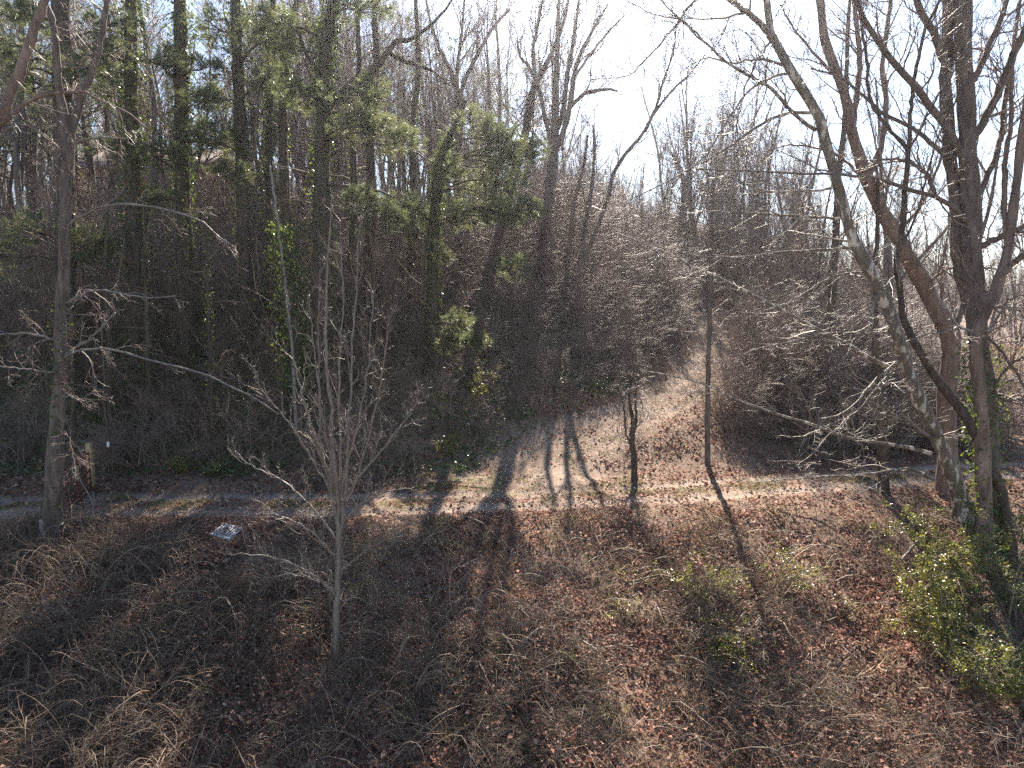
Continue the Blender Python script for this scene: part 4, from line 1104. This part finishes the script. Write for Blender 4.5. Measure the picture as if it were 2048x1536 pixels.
# ------------------------------------------------------------------ leaf litter, ivy cover, stalks, grasses
rng = np.random.default_rng(212)
def litter(n, x0, x1, y0, y1, s0, s1, clear=.72, lift=.05):
    x = rng.uniform(x0, x1, n); y = rng.uniform(y0, y1, n)
    rd = np.abs(road_d(x, y)); td = np.abs(track_d(x, np.clip(y, 20, 80)))
    rut = np.maximum(1.25 * np.exp(-((rd - .78) / .36) ** 2), .55 * (rd < 1.2))
    rut = np.maximum(rut, .92 * (1 - sstep(.75, 1.15, td / (track_w(y) * .5) + .25 * vnoise(x, y, .9, 77))) * ((y > 21.9) & (y < 62)))
    keep = rng.uniform(0, 1, n) > rut * clear * np.clip(1.05 + .9 * vnoise(x, y, .8, 78), .3, 1.3)
    dens = .55 + 1.5 * vnoise(x, y, 1.3, 21) + .7 * vnoise(x, y, .45, 22)
    keep &= rng.uniform(0, 1, n) < np.clip(dens + .25, .12, 1)
    keep &= (np.abs(x) < y * .86 + 2.5)
    fs = foot_s(x, y)
    keep &= (fs < .3) | (x > 1) | (rng.uniform(0, 1, n) < .3)
    x, y = x[keep], y[keep]; n = len(x)
    P = np.stack([x, y, ground(x, y) + rng.uniform(.004, lift, n) + .02], -1)
    D = nrm(np.stack([rng.normal(0, 1, n), rng.normal(0, 1, n), rng.normal(0, .45, n)], -1))
    Nn = nrm(np.stack([rng.normal(0, .5, n), rng.normal(0, .5, n), np.ones(n)], -1))
    if y0 < 15:
        P[:, 2] += (rng.uniform(0, 1, n) < .45) * rng.uniform(0, .55, n) * np.clip(.35 + 1.6 * vnoise(x, y, 2.6, 71), 0, 1)
    L = s0 + (s1 - s0) * rng.uniform(0, 1, n) ** 1.7 * 1.25
    return P, D, Nn, L
g = Geo()
for args in ((175000, -14, 14, 7.5, 20, .045, .11), (60000, -20, 20, 20, 31, .08, .14), (26000, -6, 34, 31, 62, .1, .19), (20000, -40, 6, 31, 62, .1, .2)):
    P, D, Nn, L = litter(*args)
    g.leaves(P, D, Nn, L, L * rng.uniform(.16, .5, len(L)), .45)
tag(g.obj('fallen_leaves', M['litter'], None, False), kind='stuff')

n = 105000
x = rng.uniform(-26, 8, n); y = rng.uniform(22.5, 36, n)
s_ = foot_s(x, y)
k_ = (s_ > -.6 + .9 * vnoise(x, y, 1.6, 31)) & (rng.uniform(0, 1, n) < np.clip(.5 + 1.3 * vnoise(x, y, 1.4, 32) - .05 * np.maximum(x, 0) ** 1.3, .1, 1)) & (np.abs(track_d(x, y)) > 1.6)
x, y = x[k_], y[k_]; n = len(x)
P = np.stack([x, y, ground(x, y) + rng.uniform(0, 1, n) ** 2 * (.25 + 2.4 * np.clip(vnoise(x, y, 2.2, 33) + .2, 0, 1) * sstep(.2, 2.5, foot_s(x, y)) * (1 - .85 * sstep(-8, -4, x)))], -1)
D = nrm(np.stack([rng.normal(0, .7, n), rng.normal(-.3, .7, n), rng.normal(-.4, .5, n)], -1))
Nn = nrm(np.stack([rng.normal(0, .5, n), rng.normal(-.6, .5, n), np.ones(n) * .7], -1))
L = rng.uniform(.07, .15, n)
tag(Geo().leaves(P, D, Nn, L, L * .46, .2).obj('ground_ivy', M['ivy'], None, False), kind='stuff')

def canes(n, x0, x1, y0, y1, l0, l1, r, droop, lean, m=9, clear=True):
    x = rng.uniform(x0, x1, n); y = rng.uniform(y0, y1, n)
    if clear:
        k_ = (np.abs(road_d(x, y)) > 1.9) & ((np.abs(track_d(x, np.clip(y, 20, 80))) > 1.7) | (y < 22)) & (np.abs(x) < y * .84 + 1.5)
        k_ &= rng.uniform(0, 1, n) < np.clip(.5 + 1.4 * vnoise(x, y, 2.1, 41), .1, 1)
        x, y = x[k_], y[k_]; n = len(x)
    P = np.zeros((n, m, 3)); P[:, 0] = np.stack([x, y, ground(x, y) - .03], -1)
    d = nrm(np.stack([rng.normal(0, lean, n), rng.normal(0, lean, n), np.ones(n)], -1))
    ln = rng.uniform(l0, l1, n)
    for j in range(1, m):
        d = nrm(d + rng.normal(0, .09, d.shape) + np.array([0, 0, -droop * j / m]))
        P[:, j] = P[:, j - 1] + d * (ln / (m - 1))[:, None]
        gz = ground(P[:, j, 0], P[:, j, 1]) + .02
        P[:, j, 2] = np.maximum(P[:, j, 2], gz)
    R = (r * rng.uniform(.6, 1.4, n))[:, None] * np.linspace(1, .35, m)[None]
    return P, R
g = Geo()
for a in ((240, -14, 14, 8, 18, 1.4, 3.2, .0095, .6, 1.0), (1300, -14, 14, 8, 19, .5, 1.5, .0045, .55, .7), (420, -14, 14, 8, 19, 1.2, 2.8, .006, .75, .9), (500, -16, 16, 18.8, 26, .3, .9, .005, .5, .6), (420, 0, 14, 9, 18.5, .8, 2.6, .0065, .8, .9)):
    P, R = canes(*a)
    g.tubes(P, R, 3)
    b, br = grow(P, R, 3, .3, 1, .6, length(P) * .3, 4, -.02, .15, .6, .003, .5, .4, .05)
    g.tubes(b, br, 3)
tag(g.obj('dead_canes', M['cane'], None), kind='stuff')
g = Geo()
P, R = canes(900, -13, 13, 8, 20, .4, 1.3, .006, .2, 4.0, 5)
g.tubes(P, R, 3)
P, R = canes(700, -20, 26, 20, 34, .4, 1.5, .009, .2, 4.0, 5, True)
g.tubes(P, R, 3)
tag(g.obj('fallen_twigs', M['dead_wood'], None), kind='stuff')

def blades(n, x, y, l0, l1, w, lean=.5, name='dry_grass', m='grass'):
    P = np.stack([x, y, ground(x, y) + .01], -1)
    D = nrm(np.stack([rng.normal(0, lean, n), rng.normal(0, lean, n), np.ones(n)], -1))
    Nn = nrm(rng.normal(0, 1, (n, 3)))
    L = rng.uniform(l0, l1, n)
    return tag(Geo().leaves(P, D, Nn, L, np.full(n, w), .1).obj(name, M[m], None, False), kind='stuff')
nt = 420
tx_, ty_ = rng.uniform(-13, 13, nt), rng.uniform(8.5, 20, nt)
kk = (np.abs(road_d(tx_, ty_)) > 1.7) & (vnoise(tx_, ty_, 3.0, 51) > -.12)
tx_, ty_ = tx_[kk], ty_[kk]
x = (tx_[:, None] + rng.normal(0, .2, (len(tx_), 26))).ravel(); y = (ty_[:, None] + rng.normal(0, .2, (len(tx_), 26))).ravel()
blades(len(x), x, y, .15, .6, .0045, .95)
x = rng.uniform(-17, 16, 40000); d_ = rng.normal(0, .55, 40000)
y = road_y(x) + d_
kk = (np.abs(np.abs(d_) - .78) > .2) & (vnoise(x, y, 1.7, 61) + .6 * vnoise(x, y, .6, 62) > .05)
x, y = x[kk], y[kk]
x = rng.uniform(-5, 15, 60000); y = rng.uniform(21.4, 47, 60000)
kk = (np.abs(track_d(x, y)) < track_w(y) * .55 + .2) & (rng.uniform(0, 1, 60000) < np.clip(.55 + 1.5 * vnoise(x, y, .9, 81), .1, 1))
x2_, y2_ = x[kk], y[kk]; n = len(x2_)
P = np.stack([x2_, y2_, ground(x2_, y2_) + .035], -1)
D = nrm(np.stack([rng.normal(0, 1, n), rng.normal(0, 1, n), rng.normal(0, .25, n)], -1))
Nn = nrm(np.stack([rng.normal(0, .35, n), rng.normal(0, .35, n), np.ones(n)], -1))
L = rng.uniform(.03, .075, n)
tag(Geo().leaves(P, D, Nn, L, L * .3, .3).obj('leaf_crumbs', M['grass'], None, False), kind='stuff')
x = rng.uniform(-17, 16, 40000); d_ = rng.normal(0, .55, 40000)
y = road_y(x) + d_
kk = (np.abs(np.abs(d_) - .78) > .2) & (vnoise(x, y, 1.7, 61) + .6 * vnoise(x, y, .6, 62) > .05)
x, y = x[kk], y[kk]
x2 = rng.uniform(-3.4, 4.5, 26000); y2 = rng.uniform(21.6, 27, 26000)
kk = (np.abs(track_d(x2, y2)) < track_w(y2) * .55) & (vnoise(x2, y2, 1.9, 63) + .6 * vnoise(x2, y2, .5, 64) > .1)
x, y = np.concatenate([x, x2[kk]]), np.concatenate([y, y2[kk]])
blades(len(x), x, y, .04, .11, .005, .7, 'verge_grass', 'green')
x = rng.uniform(-4, 9, 16000); y = rng.uniform(21.4, 33, 16000)
kk = (np.abs(track_d(x, y)) < track_w(y) * .6 + .4) & (vnoise(x, y, 1.1, 66) + .5 * vnoise(x, y, .4, 67) > .0)
blades(int(kk.sum()), x[kk], y[kk], .05, .16, .006, 1.3, 'dead_verge_grass', 'grass')
x = rng.uniform(24, 60, 16000); y = rng.uniform(40, 100, 16000)
kk = (x > .62 * y + 1) & (x < .9 * y)
x, y = x[kk], y[kk]
blades(len(x), x, y, .5, 1.3, .02, .3, 'field_grass', 'gold')

# hanging vines in the dark under the evergreens
n = 380
x = rng.uniform(-22, -4, n); y = rng.uniform(24.5, 31, n)
top = ground(x, y) + rng.uniform(2.5, 8, n) * (1 - .5 * sstep(-4, 4, x))
m = 12
P = np.zeros((n, m, 3))
P[:, 0] = np.stack([x, y, top], -1)
d = nrm(np.stack([rng.normal(0, .35, n), rng.normal(0, .35, n), -np.ones(n)], -1))
ln = rng.uniform(1.5, 6.5, n)
for j in range(1, m):
    d = nrm(d + rng.normal(0, .16, d.shape) + np.array([0, 0, -.12]))
    P[:, j] = P[:, j - 1] + d * (ln / (m - 1))[:, None]
R = (rng.uniform(.006, .017, n))[:, None] * np.linspace(1, .5, m)[None]
g = Geo().tubes(P, R, 3)
b, br = grow(P, R, 5, .2, 1, .8, ln * .22, 5, -.08, .3, .7, .005, .5, .3, -.05)
g.tubes(b, br, 3)
b2, br2 = grow(b, br, 3, .2, 1, .8, length(b) * .5, 4, -.05, .3, .7, .004, .5, .3, 0)
g.tubes(b2, br2, 3)
tag(g.obj('hanging_vines', M['vine'], None), kind='stuff')

# ------------------------------------------------------------------ gate, post, pallet, house and small things
rng = np.random.default_rng(213)
def lerp(a, b, t): return np.array(a) * (1 - t) + np.array(b) * t
ga = at(131, 1036, 19.4); gb = at(184, 997, 21.9)
ga[2] = float(ground(ga[0], ga[1])) + .04; gb[2] = float(ground(gb[0], gb[1])) + .04
gt_ = empty('farm_gate', ga, 'red tubular steel farm gate standing open beside the forked tree', 'gate')
up_ = np.array([0, 0, 1.0])
def bar(name, a, b, r, m='gate_red', k=8):
    n = 6
    P = np.stack([lerp(a, b, i / (n - 1)) for i in range(n)])
    return Geo().tubes(P, np.full(n, r * 1.2), k, True).obj(name, M[m], gt_, True, ga)
for h in (.03, .2, .4, .63, .9, 1.22):
    bar('rail', ga + up_ * h, gb + up_ * h, .024)
for t in (0.0, .5, 1.0):
    a = lerp(ga, gb, t)
    bar('upright', a - up_ * .0 + np.array([.028 if t == .5 else 0, 0, 0]), a + up_ * 1.245 + np.array([.028 if t == .5 else 0, 0, 0]), .026)
pl = lerp(ga, gb, .46) + up_ * 1.0 + np.array([.07, -.02, 0])
pg = Geo()
pg.box(pl, (.09, .03, .34)); pg.box(pl + np.array([.03, -.004, -.21]), (.06, .028, .1), [[.92, 0, .38], [0, 1, 0], [-.38, 0, .92]])
pg.obj('yellow_plate', M['timber'], gt_, False, ga)
bar('latch_chain', gb + up_ * .95 - np.array([0, 0, 0]), gb + up_ * .9 + np.array([.12, .08, 0]), .012, 'wire', 6)

pp = at(186.5, 1000, 22.15); pz = float(ground(pp[0], pp[1]))
gp = Geo()
w_ = .085
V = np.array([[-w_, -w_, -.3], [w_, -w_, -.3], [w_, w_, -.3], [-w_, w_, -.3], [-w_, -w_, 1.5], [w_, -w_, 1.56], [w_, w_, 1.55], [-w_, w_, 1.46]])
gp.add(V + np.array([pp[0], pp[1], pz]), [[0, 3, 2, 1], [4, 5, 6, 7], [0, 1, 5, 4], [1, 2, 6, 5], [2, 3, 7, 6], [3, 0, 4, 7]])
post = gp.obj('gate_post', M['timber'], None, False, (pp[0], pp[1], pz))
tag(post, 'yellowish square timber post at the far end of the red gate', 'post')
bv = post.modifiers.new('bevel', 'BEVEL'); bv.width = .012; bv.segments = 2

# thin pale rod standing in front of the post, stake beside the forked tree
def rod(name, label, cat, pts, Y, m, k=7, wob=.0, n=10, ground_it=True):
    P, Rr = wood_px(pts, Y, 0, n, wob)
    if ground_it: P, Rr = to_ground(P, Rr, 1.05)
    b = P[0].copy(); b[2] = float(ground(b[0], b[1]))
    return tag(Geo().tubes(P, Rr, k, True).obj(name, M[m], None, True, b), label, cat)
rod('marker_rod', 'thin pale rod stuck in the ground in front of the timber post', 'rod', [(188, 1062, 1.2), (188, 1030, 1.2), (187, 985, 1.1)], 18.6, 'dead_wood')
rod('wooden_stake', 'grey broken stake leaning at the foot of the forked tree', 'stake', [(96, 1096, 4.5), (88, 1070, 4.2), (80, 1040, 3.6)], 16.9, 'dead_wood', wob=.01)
rod('dead_pole', 'bare forked dead pole leaning over the red gate', 'pole', [(178, 990, 1.1), (160, 960, 1.1), (148, 920, 1.0), (140, 870, .9), (133, 830, .8)], 19.0, 'dead_wood', wob=.015)

# vine with the white end tag
P, Rr = wood_px([(203, 640, 1.2), (205, 700, 1.2), (209, 760, 1.2), (207, 800, 1.1), (213, 850, 1.1), (216, 884, 1.0)], 21.5, 0, 24, .01)
top_ = P[0] + np.array([.4, .9, 2.6])
ex = np.stack([lerp(top_, P[0], t) + np.array([0, 0, -.5 * math.sin(t * math.pi)]) for t in np.linspace(0, 1, 10)[:-1]])
P = np.concatenate([ex, P]); Rr = np.concatenate([np.full(len(ex), Rr[0]), Rr])
vt = empty('hanging_vine', P[-1], 'long thin vine dangling above the gate with a white tag on its end', 'vine')
Geo().tubes(P, np.maximum(Rr, .011), 5, True).obj('stem', M['vine'], vt, True, P[-1])
e = P[-1]
Geo().tubes(np.stack([e + up_ * .02, e - up_ * .02, e - up_ * .14, e - up_ * .17]), np.array([.02, .04, .042, .025]), 8, True).obj('white_tag', M['white'], vt, True, P[-1])

# pale slatted pallet thrown down on the verge
pc = hit(452, 1070)
pa = empty('plastic_pallet', (pc[0], pc[1], float(ground(pc[0], pc[1])) + .05), 'weathered white slatted plastic pallet lying on the verge below the gate', 'pallet')
pa.rotation_euler = (.26, .12, -.3)
PW, PD = .62, .56
for i in range(7):
    x_ = -PW / 2 + .05 + i * (PW - .1) / 6
    Geo().box((0, 0, 0), (.045, PD - .13, .022)).obj('slat', M['white'], pa, False).location = (x_, 0, .05)
for yy, ww in ((-PD / 2 + .035, .075), (PD / 2 - .035, .07)):
    Geo().box((0, 0, 0), (PW, ww, .026)).obj('end_board', M['white'], pa, False).location = (0, yy, .052)
for x_ in (-PW / 2 + .02, PW / 2 - .02):
    Geo().box((0, 0, 0), (.05, PD, .06)).obj('side_rail', M['white'], pa, False).location = (x_, 0, .008)
Geo().box((0, 0, 0), (.05, PD - .02, .05)).obj('side_rail', M['white'], pa, False).location = (0, 0, .0)

# brick house showing between the trunks on the hill top
hx, hy = -26.2, 60.0
hz = float(ground(hx - 5, hy)) - .3
ho = empty('brick_house', (hx, hy, hz), 'brown brick house with a gable roof half hidden on the hill top', 'house')
W_, D_, H_ = 12.0, 8.0, 3.0
g = Geo()
V = np.array([[-W_, 0, -2], [0, 0, -2], [0, D_, -2], [-W_, D_, -2], [-W_, 0, H_], [0, 0, H_], [0, D_, H_], [-W_, D_, H_], [-W_, D_ / 2, H_ + 2], [0, D_ / 2, H_ + 2]])
g.add(V, [[0, 1, 5, 4], [2, 3, 7, 6]], None)
g.add(V[[1, 2, 6, 9, 5]], None, [[0, 1, 2], [0, 2, 4], [4, 2, 3]])
g.add(V[[0, 3, 7, 8, 4]], None, [[0, 2, 1], [0, 4, 2], [4, 3, 2]])
g.obj('wall', M['brick'], ho, False)
for sgn, nm in ((-1, 'roof'), (1, 'roof')):
    r = Geo()
    y0, y1 = (-.4, D_ / 2) if sgn < 0 else (D_ + .4, D_ / 2)
    z0, z1 = H_ - .15, H_ + 2.08
    r.add([[-W_ - .4, y0, z0], [.4, y0, z0], [.4, y1, z1], [-W_ - .4, y1, z1], [-W_ - .4, y0, z0 + .14], [.4, y0, z0 + .14], [.4, y1, z1 + .14], [-W_ - .4, y1, z1 + .14]],
          [[0, 3, 2, 1], [4, 5, 6, 7], [0, 1, 5, 4], [1, 2, 6, 5], [2, 3, 7, 6], [3, 0, 4, 7]])
    ro = r.obj(nm, M['roof'], ho, False)
    if sgn < 0:
        Geo().box((-3.0, D_ / 2 - .8, H_ + 2.2), (.8, .6, 1.6)).obj('chimney', M['brick'], ro, False)
for x_ in (-2.2, -5.4, -9.2):
    w = Geo()
    for c_, s_ in (((0, 0, .62), (1.3, .1, .1)), ((0, 0, -.62), (1.3, .12, .1)), ((-.6, 0, 0), (.1, .1, 1.14)), ((.6, 0, 0), (.1, .1, 1.14))):
        w.box(c_, s_)
    wobj = w.obj('window', M['trim'], ho, False); wobj.location = (x_, -.03, 1.6)
    Geo().box((0, .0, 0), (1.08, .04, 1.12)).obj('pane', M['glass'], wobj, False)

# fallen logs and sticks on the bank
def lying(name, label, cat, pix, r0, r1, m, lift=.06, k=8):
    Q = [hit(*p) for p in pix]
    P = resample(np.array([[q[0], q[1], float(ground(q[0], q[1])) + lift] for q in Q]), 16, .012)
    P[:, 2] = np.maximum(P[:, 2], ground(P[:, 0], P[:, 1]) + r0 * .5)
    return tag(Geo().tubes(P, np.linspace(r0, r1, 16), k, True).obj(name, M[m], None, True, tuple(P[0])), label, cat)
lying('fallen_log', 'dark fallen log lying along the top of the left bank', 'log', [(95, 1136), (190, 1132), (330, 1134), (470, 1128)], .11, .07, 'dark_bark')
lying('fallen_branch', 'straight pale stick lying just below the white pallet', 'branch', [(340, 1104), (385, 1103), (432, 1106)], .022, .014, 'dead_wood')
lying('fallen_branch', 'thick grey branch lying in the leaves below the flaking sycamore', 'branch', [(1850, 1075), (1836, 1095), (1818, 1115), (1802, 1135)], .05, .03, 'dead_wood', .2)
lying('fallen_branch', 'twisting brown branch lying across the right bank', 'branch', [(1250, 1180), (1330, 1160), (1420, 1150), (1500, 1140)], .03, .012, 'vine', .15)

# leafy shrubs
def shrub(label, px, py, h, w, nl, name='leafy_shrub', group=None, m='shrub', size=.055, nst=9, thin=.5, Y=None, cat='shrub'):
    b = hit(px, py) if Y is None else np.array([at(px, py, Y)[0], Y, 0])
    b[2] = float(ground(b[0], b[1]))
    t = empty(name, b, label, cat, group)
    P0 = np.stack([rng.normal(0, w * .22, nst), rng.normal(0, w * .22, nst), np.full(nst, -.08)], -1)
    P0[:, 2] += ground(P0[:, 0] + b[0], P0[:, 1] + b[1]) - b[2]
    n = 9
    P = np.zeros((nst, n, 3)); P[:, 0] = P0
    d = nrm(np.stack([rng.normal(0, .38, nst), rng.normal(0, .38, nst), np.ones(nst)], -1))
    ln = h * rng.uniform(.7, 1.25, nst)
    for j in range(1, n):
        d = nrm(d + rng.normal(0, .15, d.shape) + np.array([0, 0, -.22 * (j / n) * (w / max(.4, h))]))
        P[:, j] = P[:, j - 1] + d * (ln / (n - 1))[:, None]
    R = np.linspace(.013, .005, n)[None] * rng.uniform(.7, 1.3, (nst, 1))
    g = Geo().tubes(P, R, 5)
    bb, br = grow(P, R, 7, .25, 1, .9, w * .55, 6, -.06, .2, .6, .004, .4, .3, .1)
    g.tubes(bb, br, 3)
    cc, cr = grow(bb, br, 4, .2, 1, .8, length(bb) * .5, 5, -.05, .25, .7, .003, .5, .3, .05)
    g.tubes(cc, cr, 3)
    g.obj('stems', M['cane'], t)
    nodes = np.concatenate([bb[:, 2:].reshape(-1, 3), cc.reshape(-1, 3), cc[:, 2:].reshape(-1, 3)])
    wgt = np.clip(thin + 1.6 * vnoise(nodes[:, 0] + px, nodes[:, 2] * 1.3 + nodes[:, 1] * .7, .35, 9), .03, 1)
    pk = nodes[rng.choice(len(nodes), nl, p=wgt / wgt.sum())] + rng.normal(0, .035, (nl, 3))
    D = nrm(np.stack([rng.normal(0, .8, nl), rng.normal(0, .8, nl), rng.normal(-.15, .5, nl)], -1))
    Nn = nrm(np.stack([rng.normal(0, .7, nl), rng.normal(-.2, .7, nl), np.ones(nl)], -1))
    L = size * rng.uniform(.6, 1.4, nl)
    Geo().leaves(pk, D, Nn, L, L * .3, .2).obj('foliage', M[m], t, False)
    return t
shrub('rounded green shrub with yellow leaves against the vine wrapped trunk base', 1888, 1130, 2.1, .8, 5200, thin=1.0, nst=18, Y=16.4, size=.062)
shrub('broad green shrub spilling down the bank under the rounded green shrub', 1890, 1265, 1.75, 1.0, 5000, thin=1.0, nst=18, Y=14.8, size=.06)
shrub('yellow leaved shrub lowest of the green shrubs at the right edge', 1940, 1400, 1.3, .8, 2600, thin=.7, nst=13, Y=13.2)
shrub('upright sparse shrub with yellow tips standing in the leaves at mid bank', 1560, 1150, 1.15, .7, 1000, nst=12, Y=16.2)
shrub('pale green low shrub at mid bank, just left of the upright sparse shrub', 1425, 1195, .95, .9, 1300, nst=14, Y=15.6)
shrub('spreading dull green shrub below the pale green low shrub', 1445, 1285, .7, .9, 1100, nst=12, Y=14.0)
shrub('thin small leaved shrub with few leaves left of the pale green low shrub', 1255, 1215, .7, .8, 500, nst=10, Y=15.0)
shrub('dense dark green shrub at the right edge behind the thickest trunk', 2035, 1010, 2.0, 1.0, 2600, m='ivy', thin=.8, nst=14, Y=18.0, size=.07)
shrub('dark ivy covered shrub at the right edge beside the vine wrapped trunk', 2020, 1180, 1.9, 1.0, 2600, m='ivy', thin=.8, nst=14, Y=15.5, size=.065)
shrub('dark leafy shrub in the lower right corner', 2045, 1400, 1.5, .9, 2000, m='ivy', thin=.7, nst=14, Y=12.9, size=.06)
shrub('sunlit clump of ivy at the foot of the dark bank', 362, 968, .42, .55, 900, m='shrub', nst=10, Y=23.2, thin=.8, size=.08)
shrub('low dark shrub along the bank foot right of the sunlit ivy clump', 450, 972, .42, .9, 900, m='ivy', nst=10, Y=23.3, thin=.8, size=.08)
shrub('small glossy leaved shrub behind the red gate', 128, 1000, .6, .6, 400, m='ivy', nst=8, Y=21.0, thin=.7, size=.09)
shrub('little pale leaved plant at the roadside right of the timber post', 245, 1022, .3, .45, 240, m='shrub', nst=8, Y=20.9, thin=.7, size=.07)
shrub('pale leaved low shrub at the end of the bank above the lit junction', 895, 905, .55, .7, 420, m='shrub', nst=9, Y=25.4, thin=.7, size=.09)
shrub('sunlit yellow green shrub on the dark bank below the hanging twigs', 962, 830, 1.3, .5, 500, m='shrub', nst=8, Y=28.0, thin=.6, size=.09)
shrub('shrub with drooping pale stems at the bend of the hill track', 1510, 800, 1.6, 1.2, 500, m='shrub', nst=14, Y=32, thin=.5, size=.07)
shrub('tall vine hung shrub beside the bottom of the leaning sycamore', 1840, 1010, 1.3, .8, 500, m='ivy', nst=12, Y=19.0, thin=.5)
for px, py, lab in [(205, 1350, 'green weed in the tangle well below the fallen log'), (90, 1150, 'green weed at the near end of the fallen log'), (400, 1235, 'green weed on the bank straight below the white pallet'),
                    (735, 1190, 'green weed just up the bank from the foreground sapling, on its sunny side'), (620, 1262, 'green weed beside the foreground sapling, on its shaded side'), (400, 1440, 'green weed low on the bank, straight down from the white pallet'),
                    (820, 1430, 'green weed in the stalks low on the bank beyond the foreground sapling'), (960, 1475, 'green weed at the bottom of the bank in the middle of the leaves'), (1000, 1330, 'green weed in the long tree shadow on the bank'),
                    (1130, 1340, 'green weed in sunlit leaves beside the long tree shadow'), (1220, 1430, 'green weed low on the bank, below the thin few leaved shrub'), (1700, 1230, 'green weed in leaves between the flaking sycamore and the spilling shrub'),
                    (1640, 1400, 'green weed in deep leaves below the upright sparse shrub'), (1790, 1440, 'green weed in deep leaves beside the yellow leaved shrub'), (60, 1440, 'green weed in the corner tangle at the bottom of the shaded bank')]:
    shrub(lab, px, py, rng.uniform(.3, .6), rng.uniform(.3, .5), int(rng.uniform(90, 260)), 'weed', 'weeds on the near bank', 'shrub', .045, 7, .5, None, 'plant')

# ------------------------------------------------------------------ air
rng = np.random.default_rng(214)
m = bpy.data.materials.new('thin_haze')
m.use_nodes = True
nt = m.node_tree
nt.nodes.clear()
out = nt.nodes.new('ShaderNodeOutputMaterial')
pv = nt.nodes.new('ShaderNodeVolumePrincipled')
pv.inputs['Color'].default_value = (.93, .95, 1, 1)
pv.inputs['Density'].default_value = .00048
pv.inputs['Anisotropy'].default_value = .8
nt.links.new(pv.outputs[0], out.inputs['Volume'])
g = Geo().box((0, 420, 45), (2100, 1300, 120))
tag(g.obj('haze', m, None, False), kind='stuff')
